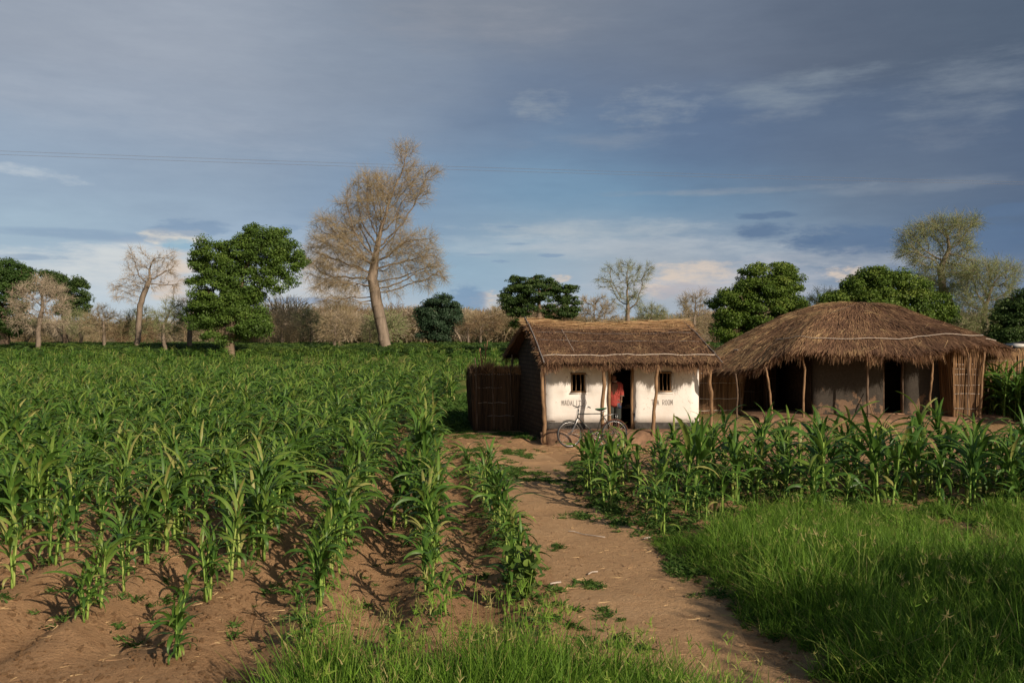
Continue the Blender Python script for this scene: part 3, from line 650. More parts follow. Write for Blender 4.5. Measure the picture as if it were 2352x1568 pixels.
    def vf(u,v,a): return a*.85+.08+.4*sstep(.26,.04,v)
    straws_on(T,front,27000,rng,L=(.14,.36),W=(.01,.02),ang=.38,lift=.2,var=(.08,.7),vfun=vf)
    straws_on(T,front,800,rng,L=(.25,.5),ang=1.3,lift=.1,var=(.5,.9),W=(.008,.014),off=.03)
    straws_on(T,back,3500,rng,var=(.1,.5))
    fringe(T,front,7500,rng,L=(.12,.34)); fringe(T,back,1200,rng)
    # ragged rake edges
    for fn,uu,sg,n in ((front,0,-1,1300),(front,1,1,900),(back,0,-1,900),(back,1,1,300)):
        v=rng.random(n); u=np.full(n,float(uu)); p=fn(u,v); e=1e-3; dv=norm(fn(u,v+e)-p)
        d=dv*.7+np.array([sg*1.0,0,-.5])*rng.uniform(.2,.8,(n,1))+rng.normal(0,.15,(n,3)); p=p-np.array([0,0,1])*rng.random((n,1))*.13-np.array([sg*.06,0,0])
        ribbons(p,d,rng.uniform(.1,.3,n),rng.uniform(.012,.022,n),np.array([0,0,-.5])+rng.normal(0,.1,(n,3)),2,None,rng.uniform(.1,.8,n),rng,mb=T)
    # a few tufts hanging low
    for u0,ln in ((.17,.34),(.19,.3),(.62,.22),(.835,.2),(.86,.28),(.94,.22),(.40,.2)):
        n=45; p=front(np.full(n,u0)+rng.normal(0,.006,n),np.full(n,.99)); d=np.array([.1,0,-1.0])+rng.normal(0,.12,(n,3))
        ribbons(p,d,rng.uniform(.5,1.1,n)*ln,rng.uniform(.01,.018,n),rng.normal(0,.15,(n,3)),2,None,rng.uniform(.4,.95,n),rng,mb=T)
    T.obj('straw',M['thatch'],co_)
    # ridge of pale horizontal straw
    T=MB(); n=3400; u=rng.random(n); v=np.abs(rng.normal(0,.075,n))*(1+.8*(u>.5)*sstep(.4,.9,u)); p=front(u,v); p=p+np.array([0,0,1])*(.02+.05*rng.random((n,1))*np.exp(-v*12)[:,None])
    sg=np.where(rng.random(n)<.5,-1.,1.); d=np.stack([sg,rng.normal(0,.06,n),rng.normal(0,.05,n)-sg*.03*np.cos(u*3)],-1)
    ribbons(p,d,rng.uniform(.35,.9,n)*np.clip(np.where(sg>0,1.04-u,u+.04)*6,.15,1),rng.uniform(.012,.02,n),rng.normal(0,.05,(n,3)),2,None,np.clip(rng.uniform(.65,1,n)-v*.8,0,1),rng,taper=.4,mb=T)
    n=500; u=rng.random(n); v=rng.random(n)*.08; p=back(u,v)+np.array([0,0,.04]); d=np.stack([np.ones(n),rng.normal(0,.06,n),rng.normal(0,.03,n)],-1)
    ribbons(p,d,rng.uniform(.3,.6,n)*np.clip((1.02-u)*6,.1,1),rng.uniform(.012,.02,n),rng.normal(0,.05,(n,3)),2,None,rng.uniform(.5,1,n),rng,mb=T)
    T.obj('ridge_straw',M['thatch'],R)
    # laths and rake poles
    def lath(fn,uv,r,off=.045,mat=M['lath'],nm='lath',k=5,wob=.012,seed=0):
        rr=random.Random(seed); pts=[]
        for i in range(25):
            t=i/24*(len(uv)-1); a=min(int(t),len(uv)-2); f=t-a
            u=uv[a][0]*(1-f)+uv[a+1][0]*f; v=uv[a][1]*(1-f)+uv[a+1][1]*f
            p=fn(np.array([u]),np.array([v]))[0]; pts.append((p[0],p[1]-.01,p[2]+off+rr.uniform(-wob,wob)))
        MB().tube(pts,r,k).obj(nm,mat,R,smooth=True)
    lath(front,[(.0,.93),(.5,.91),(1.0,.91)],.015,.05,seed=1)
    lath(front,[(.02,.58),(.45,.56),(.97,.6)],.0055,seed=2,mat=M['pole_grey']); lath(front,[(.03,.38),(.25,.33),(.97,.37)],.0055,seed=3,mat=M['pole_grey'])
    lath(front,[(.0,-.03),(.004,.5),(.0,1.09)],.017,.07,seed=4,mat=M['pole_grey']); lath(front,[(1.0,-.02),(.998,.5),(1.0,1.08)],.014,.06,seed=5,mat=M['pole_grey'])
    lath(front,[(.2,.25),(.2,.6),(.2,.85)],.008,.04,seed=6); lath(front,[(.5,.0),(.53,.5),(.56,.8)],.008,.04,seed=7,mat=M['pole_dark']); lath(front,[(.74,.0),(.77,.35)],.007,.04,seed=8,mat=M['pole_dark'])
    # stubs of roof battens at the left gable
    g=MB()
    for i in range(6):
        v=.12+i*.13; p=front(np.array([0.]),np.array([v]))[0]; g.tube([(p[0]+.3,p[1],p[2]-.14),(p[0]-.09,p[1],p[2]-.13)],.022,6)
    g.obj('roof_batten',M['lath'],R)
tea_room()

# ------------------------------------------------------------------ the big round-roofed hut
def big_hut():
    rng=np.random.default_rng(21); Yw=33.7
    R=empty('thatched_hut',(0,0,0),0,'large brown hut under a broad domed thatch roof with a post veranda','building')
    x0,xd0,xd1,x1,x2=PX(1868,Yw),PX(2028,Yw),PX(2077,Yw),PX(2188,Yw),PX(2257,Yw+.3)
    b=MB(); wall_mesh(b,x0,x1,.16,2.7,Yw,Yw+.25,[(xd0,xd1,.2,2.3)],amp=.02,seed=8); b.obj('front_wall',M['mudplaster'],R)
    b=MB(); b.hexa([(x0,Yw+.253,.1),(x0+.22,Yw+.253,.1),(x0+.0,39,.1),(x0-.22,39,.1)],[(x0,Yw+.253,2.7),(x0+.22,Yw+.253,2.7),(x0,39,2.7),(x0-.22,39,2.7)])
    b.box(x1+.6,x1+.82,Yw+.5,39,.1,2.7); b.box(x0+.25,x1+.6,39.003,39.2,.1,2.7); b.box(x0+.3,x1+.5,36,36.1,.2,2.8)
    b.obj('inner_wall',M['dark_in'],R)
    # floor platform
    xs=np.linspace(9.0,18.2,60); pr=[(32.35,-.05),(32.45,.08),(32.6,.15),(33.69,.168)]; V=[]
    for x in xs:
        for j,(y,z) in enumerate(pr): V.append((x,y+(.12*float(vnoise(np.array(x*1.7),np.array(j*.7))) if j<3 else 0),z+.02*float(vnoise(np.array(x*4.),np.array(j*1.)))*(j<3)))
    k=len(pr); link('platform',mesh_np('platform',V,np.array([(i*k+j,(i+1)*k+j,(i+1)*k+j+1,i*k+j+1) for i in range(59) for j in range(k-1)]),smooth=True,mat=M['clay']),R)
    b=MB(); b.box(9.1,18,33.96,38.9,.0,.14); b.box(xd0,xd1,Yw-.03,Yw+.3,.12,.205); b.obj('floor',M['clay'],R)
    f=MB(); f.box(xd0+.01,xd0+.06,Yw+.02,Yw+.2,.21,2.3); f.box(xd1-.06,xd1-.01,Yw+.02,Yw+.2,.21,2.3); f.obj('door_frame',M['pole_dark'],R)
    # reed walls
    def reeds(name,pts,zb,zt,n,parent,seed,laths=(),var=(.25,.95)):
        rg=np.random.default_rng(seed); mb=MB(); pts=np.array(pts,float); seg=np.linalg.norm(np.diff(pts,axis=0),axis=1); cum=np.concatenate([[0],np.cumsum(seg)])
        s=rg.random(n)*cum[-1]; x=np.interp(s,cum,pts[:,0]); y=np.interp(s,cum,pts[:,1])
        B=np.stack([x,y+rg.normal(0,.012,n),zb+rg.uniform(-.05,.12,n)],-1); L=(zt-zb)*rg.uniform(.9,1.06,n)
        i=np.clip(np.searchsorted(cum,s)-1,0,len(seg)-1); dr=norm(np.diff(pts,axis=0))[i]; sd=np.concatenate([dr,np.zeros((n,1))],1)+rg.normal(0,.25,(n,3))
        ribbons(B,np.stack([rg.normal(0,.03,n),rg.normal(0,.02,n),np.ones(n)],-1),L,rg.uniform(.018,.035,n),rg.normal(0,.04,(n,3)),3,norm(sd),np.clip(rg.uniform(*var,n)+.3*vnoise(s*2,s*0+seed),0,1),rg,taper=.25,mb=mb)
        # opaque backing so that the panel is a real screen
        for a,c in zip(pts,pts[1:]):
            dd=(c-a)/np.linalg.norm(c-a); nn=np.array([-dd[1],dd[0]])*.02; nn=nn if nn[1]>0 else -nn
            q=[(a[0]+nn[0],a[1]+nn[1]),(c[0]+nn[0],c[1]+nn[1]),(c[0]+2*nn[0],c[1]+2*nn[1]),(a[0]+2*nn[0],a[1]+2*nn[1])]
            mb.hexa([(u,v,zb) for u,v in q],[(u,v,zb+(zt-zb)*.93) for u,v in q],var=.12)
        o=mb.obj(name,M['reed'],parent)
        for z,(t0,t1),rr in laths:
            P0=[(np.interp(t*cum[-1],cum,pts[:,0]),np.interp(t*cum[-1],cum,pts[:,1])-.045,z+.012*math.sin(t*23+z*9)) for t in np.linspace(t0,t1,14)]
            MB().tube(P0,rr,5).obj('lath',M['lath'],parent,smooth=True)
        return o
    big_hut.reeds=reeds
    reeds('reed_wall',[(PX(2188,32.75),33.6),(PX(2189,32.75),32.75),(PX(2254,32.85),32.85),(x2,Yw+.7),(x2-.1,36.5)],.1,2.62,2300,R,3,[(PZ(z_,32.8),(.15,.345),r_) for z_,r_ in ((836,.011),(847,.011),(860,.013),(884,.01),(904,.01),(938,.01))])
    reeds('reed_wall',[(10.2,36.0),(10.9,38.6)],.1,2.4,400,R,4)
    pp=[([(1758,842),(1762,860),(1768,900),(1774,962)],.035,.045,1),([(1844,815),(1845,832),(1849,852),(1847,880),(1845,915),(1845,970)],.036,.045,2),([(1990,830),(1993,850),(1992,900),(1994,968)],.04,.045,3),
        ([(2142,825),(2143,840),(2140,870),(2136,910),(2138,968)],.038,.045,4),([(2261,808),(2258,840),(2255,880),(2251,940),(2249,972)],.04,.05,5),([(2224,812),(2226,830),(2223,900),(2222,970)],.022,.026,6),([(2203,840),(2204,900),(2202,965)],.016,.018,7)]
    for px,a,c,s_ in pp: pole('post',pole_pts(px,32.62,32.66,seed=s_+20),a,c,M['pole'] if s_ in(1,2,4,5) else M['pole_dark'],R,8,s_)
    pole('post',pole_pts([(1690,858),(1694,900),(1692,975)],32.9,33,seed=41),.03,.035,M['pole_dark'],R,6,9)
    # roof
    cx,cy=13.85,36.6
    def eave(th):
        c,s=np.cos(th),np.sin(th); n=2.2; k=(np.abs(c)**n+np.abs(s)**n)**(-1/n)
        rx_=np.where(c>0,5.7,5.85); ry=4.9
        x=cx+rx_*k*c; y=cy+ry*k*s
        fr=np.interp(x,[7.9,9.1,10.2,11.2,12.7,13.8,14.8,15.9,17,18.5],[-.12,-.02,.36,.24,.14,.08,.16,.38,.4,.2])*sstep(.1,-.6,s)
        z=2.42+fr+.12*c-.42*sstep(-.45,-1,c)*sstep(.6,-.4,s)+.05*vnoise(th*4,th*0+2)
        return x,y,z
    def roof(u,v):
        u=np.asarray(u,float); v=np.asarray(v,float); th=u*2*math.pi
        ex,ey,ez=eave(th); c=np.cos(th); px=cx+.35+c*.62; py=cy+np.sin(th)*.2
        pz=4.62-.03*np.abs(c)
        ex_=1.06+.42*sstep(.2,-.9,c)+.12*sstep(-.2,-1,np.sin(th))
        g=np.power(np.clip(v,0,1.5),ex_)
        x=px+(ex-px)*v; y=py+(ey-py)*v; z=pz+(ez-pz)*g+.07*vnoise(u*26,v*5)*np.minimum(1,v*4)-.10*np.exp(-(v/.12)**2)
        return np.stack([x,y,z],-1)
    s1=slab('a',roof,120,16,.16,None,None,v0=0.0,v1=.985,closed=True); core=MB(); core.add(np.concatenate(s1.V),np.concatenate(s1.Q))
    c0=core.obj('roof',M['thatch_core'],R)
    T=MB(); 
    def area_v(n): return np.sqrt(rng.random(n))
    # density even over the cone: sample v by square root
    for nn_,kw in ((46000,dict(L=(.2,.55),ang=.15,lift=.14,var=(.15,.62))),(900,dict(L=(.4,.9),ang=.8,lift=.1,var=(.45,.9),W=(.01,.016),off=.035))):
        u=rng.random(nn_); 
        keep=(u>.42)|(rng.random(nn_)<.45); u=u[keep]; m=len(u); v=area_v(m)
        p=roof(u,v); e=1e-3; dv=norm(roof(u,v+e)-p); du=norm(roof(u+e*.2,v)-p); nz=norm(np.cross(du,dv)); nz=np.where(nz[:,2:3]<0,-nz,nz)
        a=rng.normal(0,kw['ang'],m)+.25*vnoise(p[:,0]*.8,p[:,1]*.8); d=dv*np.cos(a)[:,None]+du*np.sin(a)[:,None]+nz*(rng.random(m)*kw['lift'])[:,None]
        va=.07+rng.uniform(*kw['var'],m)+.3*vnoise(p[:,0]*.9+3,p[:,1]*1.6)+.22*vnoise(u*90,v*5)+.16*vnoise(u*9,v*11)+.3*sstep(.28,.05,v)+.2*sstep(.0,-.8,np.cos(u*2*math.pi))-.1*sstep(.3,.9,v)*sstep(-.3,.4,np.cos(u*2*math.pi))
        W=kw.get('W',(.014,.026)); ribbons(p+nz*kw.get('off',.012),d,rng.uniform(*kw['L'],m),rng.uniform(*W,m),-nz*.1+rng.normal(0,.1,(m,3)),2,norm(np.cross(d,nz)+nz*rng.normal(0,.35,(m,1))),np.clip(va,0,1),rng,taper=.6,mb=T)
    fringe(T,roof,14000,rng,L=(.16,.46),u0=.38,u1=1.1,var=(.15,.75),clump=5); fringe(T,roof,1500,rng,u0=.1,u1=.4)
    # long loose bunches hanging
    for k in range(46):
        u0=rng.uniform(.48,.98); n=24; p=roof(np.full(n,u0)+rng.normal(0,.0012,n),np.full(n,.985)); d=np.array([rng.normal(0,.25),-.1,-1.0])+rng.normal(0,.07,(n,3)); ln=rng.uniform(.35,.75)
        ribbons(p,d,rng.uniform(.6,1.05,n)*ln,rng.uniform(.011,.018,n),rng.normal(0,.12,(n,3)),2,None,rng.uniform(.25,.85,n),rng,mb=T)
    # drooping curtain on the left
    n=3200; u=rng.uniform(.47,.62,n); p=roof(u,.9+.1*rng.random(n)); d=np.array([-.35,-.35,-1.0])+rng.normal(0,.12,(n,3))
    ribbons(p,d,rng.uniform(.2,.62,n),rng.uniform(.012,.02,n),rng.normal(0,.1,(n,3)),2,None,rng.uniform(.1,.6,n),rng,mb=T)
    T.obj('straw',M['thatch'],c0)
    def ring(uv,r,seed,mat=M['lath']):
        rr=random.Random(seed); pts=[]
        for i in range(31):
            t=i/30*(len(uv)-1); a=min(int(t),len(uv)-2); f=t-a; u=uv[a][0]*(1-f)+uv[a+1][0]*f; v=uv[a][1]*(1-f)+uv[a+1][1]*f
            p=roof(np.array([u]),np.array([v]))[0]; s=math.sin(u*2*math.pi); pts.append((p[0],p[1]-.03,p[2]+.08+rr.uniform(-.012,.012)))
        MB().tube(pts,r,5).obj('lath',mat,R,smooth=True)
    ring([(.60,.76),(.66,.89),(.75,.83),(.78,.82),(.84,.92),(.93,.8)],.013,1); ring([(.86,.95),(.885,.955)],.014,3); ring([(.525,.84),(.535,.83)],.016,4)
    ring([(.7,.28),(.66,.5)],.014,6,M['pole_dark'])
    return R
big_hut()
reeds=big_hut.reeds
# ------------------------------------------------------------------ reed fences
def fence_left():
    R=empty('reed_fence',(0,0,0),0,'dark shaded reed screen with a sunlit straw top, left of the white tea room','fence')
    xa,xb=PX(1087,29.3),.3
    reeds('reed_panel',[(xa,29.3),(xa+.7,29.32),(xb,29.4)],0,1.92,900,R,6,[(1.86,(-.06,.97),.012),(1.42,(.05,.6),.006),(.93,(.1,.7),.006),(.5,(.3,.85),.006)],var=(0,.4))  # reed tones kept low so the colour itself carries the hut's shade
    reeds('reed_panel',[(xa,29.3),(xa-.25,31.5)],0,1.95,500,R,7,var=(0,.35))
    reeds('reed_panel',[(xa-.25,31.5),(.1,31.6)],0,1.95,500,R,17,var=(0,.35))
    rg=np.random.default_rng(5); mb=MB(); n=1500; s=rg.random(n); B=np.stack([xa+.42+s*(xb-xa-.3),29.36+rg.normal(0,.05,n),1.86+rg.uniform(0,.12,n)],-1)
    ribbons(B,np.array([0,0,1.])+rg.normal(0,.35,(n,3)),rg.uniform(.1,.26,n)*(1+1.0*np.exp(-((s-.08)/.1)**2)),rg.uniform(.012,.022,n),rg.normal(0,.2,(n,3)),2,None,rg.uniform(.75,1,n),rg,mb=mb)  # sunlight put into the straw tone: pale even where shadow falls
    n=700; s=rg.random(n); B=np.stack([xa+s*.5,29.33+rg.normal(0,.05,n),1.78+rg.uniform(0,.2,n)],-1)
    ribbons(B,np.array([0,0,1.])+rg.normal(0,.4,(n,3)),rg.uniform(.1,.26,n),rg.uniform(.012,.022,n),rg.normal(0,.2,(n,3)),2,None,rg.uniform(.1,.5,n),rg,mb=mb)  # left end toned dark, shade put into the straw colour
    mb.obj('straw_top',M['reed'],R)
    for k,(px,r) in enumerate(((([(1120,781),(1116,808),(1112,850)]),.022),([(1091,822),(1093,850),(1096,990)],.022),([(1078,842),(1081,851),(1083,860)],.014),([(1102,800),(1104,815),(1108,850)],.03),([(1113,790),(1114,800),(1116,806)],.014),([(1111,817),(1108,835),(1106,850)],.016),([(1131,833),(1132,900),(1135,985)],.02),([(1171,838),(1174,880),(1174,980)],.018),([(1135,832),(1132,842),(1130,850)],.014),([(1099,822),(1101,840),(1103,860)],.018))):
        pole('stake',pole_pts(px,29.24,seed=k+60),r*.8,r,M['pole'] if k in(0,3,4,5,8) else M['pole_dark'],R,6,k)
fence_left()
def fence_mid():
    R=empty('reed_fence',(0,0,0),0,'reed screen joining the white tea room to the large hut, mostly in shade','fence')
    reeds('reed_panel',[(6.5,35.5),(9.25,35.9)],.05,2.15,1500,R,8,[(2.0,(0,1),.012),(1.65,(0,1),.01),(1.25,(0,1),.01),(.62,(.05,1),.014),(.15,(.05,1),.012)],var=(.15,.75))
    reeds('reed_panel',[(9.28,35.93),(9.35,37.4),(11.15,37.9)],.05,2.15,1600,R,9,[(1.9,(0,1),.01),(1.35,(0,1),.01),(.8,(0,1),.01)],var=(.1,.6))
    pole('post',pole_pts([(1699,845),(1700,900),(1701,955)],35.75,seed=71),.03,.035,M['pole_dark'],R,6,3)
    pole('post',pole_pts([(1759,850),(1760,900),(1762,960)],36.4,seed=72),.03,.035,M['pole_dark'],R,6,4)
fence_mid()
def fence_right():
    R=empty('reed_fence',(0,0,0),0,'sunlit pale brown reed fence running off to the right of the large hut','fence')
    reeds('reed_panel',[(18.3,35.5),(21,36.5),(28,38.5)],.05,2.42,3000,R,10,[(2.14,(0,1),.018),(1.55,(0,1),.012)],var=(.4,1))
    for k,x in enumerate((19,20.6,22.5,24.5,27)):
        y=np.interp(x,[18.3,21,28],[35.5,36.5,38.5])-.09; pole('stake',[(x,y,2.55),(x+.02,y,1.2),(x,y,0)],.025,.03,M['pole_dark'],R,6,k)
fence_right()
def small_things():
    o=pole('leaning_stick',[(PX(1990.5,33.6),33.62,PZ(900,33.6)),(PX(1999,33.2),33.3,PZ(925,33.3)),(PX(2006,33),33.0,.16)],.018,.02,M['pole'],None,6,1)
    tag(o,'bare stick leaning against the flaking wall left of the large hut doorway','stick')
    for (x,y,x2,y2,r,lb) in ((1500,1813,1560,1824,.010,'long pale dry stalk lying across the middle of the path'),(0,0,0,0,0,None)):
        if not lb: continue
    def stalk(pts,r,lb):
        q=[]
        for x,y in pts:
            Y=CAMH*F/(y-HZ); X=PX(x,Y); q.append((X,Y,float(gz(X,Y))+r+.02))
        tag(MB().tube(q,r,5).obj('dry_stalk',M['lath'],None,smooth=True),lb,'stalk','dry stalks littering the path')
    S=1/2.613/1.4898; z5=lambda x,y:(1006.8+x*S,1040.4+y*S)
    stalk([z5(1165,685),z5(1210,683),z5(1290,708),z5(1390,725),z5(1490,745)],.008,'long pale dry stalk lying across the middle of the path')
    stalk([z5(1835,762),z5(1895,756)],.012,'short pale stalk by the right edge of the path, near the maize')
    stalk([z5(1340,1062),z5(1375,1045),z5(1425,1043)],.009,'curved pale stalk low on the path, nearer than the longest one')
    stalk([z5(1000,1158),z5(1060,1140),z5(1095,1133)],.012,'pale stalk lying at the left border of the path among weeds')
    # low shed with a pale sheet far behind the right fence
    R=empty('small_shed',(0,0,0),0,'low dark lean-to roof with a pale sheet on it beyond the right-hand reed fence','shed')
    Y=46.; b=MB(); xa,xb=PX(2318,Y),PX(2440,Y); za,zb=PZ(806,Y),PZ(793,Y)
    b.hexa([(xa,Y,za),(xb,Y,zb),(xb,Y+2,zb+.2),(xa,Y+2,za+.2)],[(xa,Y,za+.09),(xb,Y,zb+.09),(xb,Y+2,zb+.3),(xa,Y+2,za+.3)]); b.obj('roof',M['pole_dark'],R)
    b=MB(); b.hexa([(xa+.4,Y-.02,za+.17),(xa+.85,Y-.02,za+.24),(xa+.85,Y+1,za+.35),(xa+.4,Y+1,za+.3)],[(xa+.4,Y-.02,za+.25),(xa+.85,Y-.02,za+.36),(xa+.85,Y+1,za+.4),(xa+.4,Y+1,za+.36)]); b.obj('sheet',M['paper'],R)
    b=MB()
    for x in (xa+.3,xa+1.2,xb-.3): b.tube([(x,Y+.3,0),(x,Y+.3,zb)],.05,6)
    b.obj('post',M['pole_dark'],R)
    # power lines between two poles outside the frame
    A=np.array([-56,39.6]); B=np.array([60,58.0])
    for k,(dz,lb) in enumerate(((.0,'upper of the two thin power lines crossing the sky'),(-.2,'lower of the two thin power lines crossing the sky'))):
        pts=[]
        for i in range(41):
            t=i/40; xy=A+(B-A)*t; z=12.25+dz*(1-.4*t)-(.45*4*t*(1-t)) +.45; pts.append((xy[0],xy[1],z))
        tag(MB().tube(pts,.0065,4).obj('power_line',M['wire']),lb,'power line','power lines crossing the sky')
    for p,lb in ((A,'wooden power pole outside the left of the picture'),(B,'wooden power pole outside the right of the picture')):
        R=empty('utility_pole',(p[0],p[1],0),0,lb,'utility pole')
        MB().tube([(0,0,-.2),(0,0,13.1)],[.16,.1],10).obj('pole',M['pole_dark'],R,smooth=True)
        b=MB(); b.box(-.6,.6,-.05,.05,12.5,12.62); b.obj('crossarm',M['pole_dark'],R)
small_things()
# ------------------------------------------------------------------ bicycle
def bicycle():
    # local x from front hub (0) to rear hub (1.21), z up, y across; front wheel to the left of the picture
    f=P(1308.3,776,24.78); r=P(1409.7,776,25.02); dx=r.x-f.x; ang=math.atan2(r.y-f.y,dx); s=math.hypot(dx,r.y-f.y)/1.21
    R=empty('bicycle',(f.x,f.y,float(gz(f.x,f.y))+.005),ang,'old black roadster bicycle with a green saddle standing before the white tea room','bicycle')
    s=1.055; R.scale=(s*1.02,s,s); R.rotation_euler=(rad(-3),0,ang)
    WR=.350
    def wheel(x,steer=0,px=0):
        W=bpy.data.objects.new('wheel',MB().tube([(0,-.045,0),(0,.045,0)],.022,8).mesh('wheel',M['chrome'],True)); col.objects.link(W); W.parent=R; W.location=(x,0,WR); W.rotation_euler=(0,0,steer)
        ring=lambda rr,k,y=0: [(rr*math.cos(2*math.pi*i/k),y,rr*math.sin(2*math.pi*i/k)) for i in range(k)]
        MB().tube(ring(WR-.018,48),.019,8,closed=True).obj('tyre',M['rubber'],W,smooth=True)
        b=MB(); b.tube(ring(WR-.040,48,-.009),.008,6,closed=True); b.tube(ring(WR-.040,48,.009),.008,6,closed=True); b.obj('rim',M['chrome'],W,smooth=True)
        b=MB()
        for i in range(32):
            a=2*math.pi*i/32; sd=(-1)**i; o=a+.35*(1 if (i//2)%2 else -1)
            b.tube([(.02*math.cos(o),sd*.035,.02*math.sin(o)),((WR-.04)*math.cos(a),sd*.006,(WR-.04)*math.sin(a))],.0016,3,cap=False)
        b.obj('spokes',M['steel'],W); return W
    wheel(0,rad(8)); wheel(1.21)
    b=MB(); HT=(.252,0,.985); HB=(.222,0,.775); BB=(.715,0,.295); ST=(.885,0,.872)
    b.tube([HT,HB],.02,8); b.tube([(.25,0,.872),ST],.0145,8); b.tube([(.225,0,.79),BB],.0155,8); b.tube([BB,ST,(.905,0,.93)],.0145,8); b.tube([(BB[0],-.035,BB[2]),(BB[0],.035,BB[2])],.024,8)
    for y in (-.05,.05):
        b.tube([(BB[0]+.03,y*.6,BB[2]),(1.21,y*1.05,.35)],.010,6); b.tube([(ST[0]-.01,y*.3,ST[2]-.02),(1.0,y*.9,.68),(1.21,y*1.05,.35)],.008,6)
    b.obj('frame',M['frame_paint'],R,smooth=True)
    b=MB()
    for y in (-.045,.045): b.tube([(.222,y*.4,.775),(.205,y,.74),(.13,y,.53),(.06,y,.41),(0,y,.35)],[.014,.013,.011,.009,.008],6)
    b.tube([(.25,0,.97),(.262,0,1.06)],.012,6); b.obj('fork',M['chrome'],R,smooth=True)
    # handlebar: crossbar swept back, turned a little
    Mx=Matrix.Translation((.262,0,1.06))@Matrix.Rotation(rad(24),4,'Z')
    q=lambda pts:[tuple(Mx@Vector(p)) for p in pts]
    b=MB(); b.tube(q([(.17,-.25,-.02),(.08,-.27,.01),(.0,-.24,.025),(-.05,-.15,.02),(-.05,0,0),(-.05,.15,.02),(.0,.24,.025),(.08,.27,.01),(.17,.25,-.02)]),.011,7)
    b.tube(q([(.0,0,0),(-.05,0,0)]),.013,6); hb=b.obj('handlebar',M['chrome'],R,smooth=True)
    for y in (-1,1): MB().tube(q([(.09,y*.268,.008),(.18,y*.246,-.022)]),.016,8).obj('grip',M['rubber'],hb,smooth=True)
    b=MB(); b.tube(q([(.1,-.25,-.03),(.0,-.2,-.03),(-.03,-.03,-.02)]),.005,5); b.tube(q([(.1,.25,-.03),(.0,.2,-.03),(-.03,.03,-.02)]),.005,5); b.tube([(.235,.03,1.03),(.2,.03,.86),(.17,.03,.7)],.005,5); b.tube([(.24,-.03,1.0),(.215,-.03,.86),(.19,-.03,.72)],.005,5); b.obj('brake_rod',M['chrome'],R,smooth=True)
    MB().ball((.24,-.12,1.09),(.026,.026,.02),10,6).obj('bell',M['chrome'],R,smooth=True)
    # mudguards
    def guard(cx,a0,a1,mat,par=R,rr=.372,n=22):
        V=[]; prof=[(-.033,-.012),(-.024,.0),(0,.008),(.024,.0),(.033,-.012)]
        for i in range(n+1):
            a=rad(a0+(a1-a0)*i/n)
            for y,d in prof: V.append((cx+(rr+d)*math.cos(a),y,.35+(rr+d)*math.sin(a)))
        Q=[(i*5+j,i*5+j+1,i*5+j+6,i*5+j+5) for i in range(n) for j in range(4)]
        V2=[(x,y,z-.002) for x,y,z in V]; m=len(V)
        b=MB(); b.add(V+V2,Q+[(a+m,d+m,c+m,b_+m) for a,b_,c,d in Q]); return b
    guard(0,118,-12,None).obj('mudguard',M['frame_paint'],R,smooth=True); guard(1.21,185,12,None).obj('mudguard',M['rust'],R,smooth=True)
    for y in (-.04,.04):
        MB().tube([(1.21,y,.35),(1.21+.37*math.cos(rad(35)),y*.8,.35+.37*math.sin(rad(35)))],.003,4).obj('stay',M['steel'],R)
        MB().tube([(0,y,.35),(.36,y*.8,.33)],.003,4).obj('stay',M['steel'],R)
    # saddle with green cover
    V=[];n=10;pr=12
    for i in range(n+1):
        t=i/n; x=.70+.30*t; w=.028+.085*sstep(.25,.85,np.array(t)); z=.985+.022*t+.008*math.cos(t*6); 
        for j in range(pr):
            a=2*math.pi*j/pr; e=math.sin(math.pi*min(max(t,.04),.96))**.4; V.append((x,float(w)*math.cos(a)*e,z+(.024 if math.sin(a)>0 else .04)*math.sin(a)*e))
    Q=[(i*pr+j,i*pr+(j+1)%pr,(i+1)*pr+(j+1)%pr,(i+1)*pr+j) for i in range(n) for j in range(pr)]
    b=MB(); b.add(V,Q); b.add([V[j] for j in range(pr)]+[V[n*pr+j] for j in range(pr)],T=[(0,j+1,j) for j in range(1,pr-1)]+[(pr,pr+j,pr+j+1) for j in range(1,pr-1)]); sd=b.obj('saddle',M['black_vinyl'],R,smooth=True)
    V2=[(x,y*1.05,z+.006) for x,y,z in V]; Q2=[q for q in Q if all((k%pr)<=6 for k in q)]
    b=MB(); b.add(V2,Q2); b.obj('saddle_cover',M['green_vinyl'],sd,smooth=True)
    b=MB(); b.tube([(.905,0,.92),(.915,0,.96)],.013,6)
    for y in (-.05,.05): b.tube([(.74,y*.2,.965),(.85,y*.8,.935),(.96,y,.945)],.005,4); b.tube([(.95,y,.95+.012*math.sin(0)),(.955,y+.012,.93),(.95,y,.915),(.955,y-.012,.93),(.95,y,.95)],.004,4)
    b.obj('saddle_spring',M['chrome'],R)
    # carrier
    b=MB()
    for y in (-.06,-.02,.02,.06): b.tube([(.93,y*.6,.80),(1.0,y,.83),(1.31,y,.875)],.006,5)
    for x in (1.02,1.15,1.3): b.tube([(x,-.065,.83+(x-1)*.15),(x,.065,.83+(x-1)*.15)],.005,5)
    for y in (-.07,.07): b.tube([(1.28,y,.868),(1.275,y,.76),(1.21,y,.35)],.006,5)
    b.obj('carrier',M['chrome'],R,smooth=True)
    # drive
    b=MB(); ring=[(BB[0]+.09*math.cos(2*math.pi*i/24),-.05,BB[2]+.09*math.sin(2*math.pi*i/24)) for i in range(24)]; b.tube(ring,.007,5,closed=True)
    for i in range(5): a=2*math.pi*i/5; b.tube([(BB[0],-.05,BB[2]),(BB[0]+.088*math.cos(a),-.05,BB[2]+.088*math.sin(a))],.006,4)
    b.obj('chainwheel',M['chrome'],R)
    a=rad(-33); c,s_=math.cos(a)*.165,math.sin(a)*.165
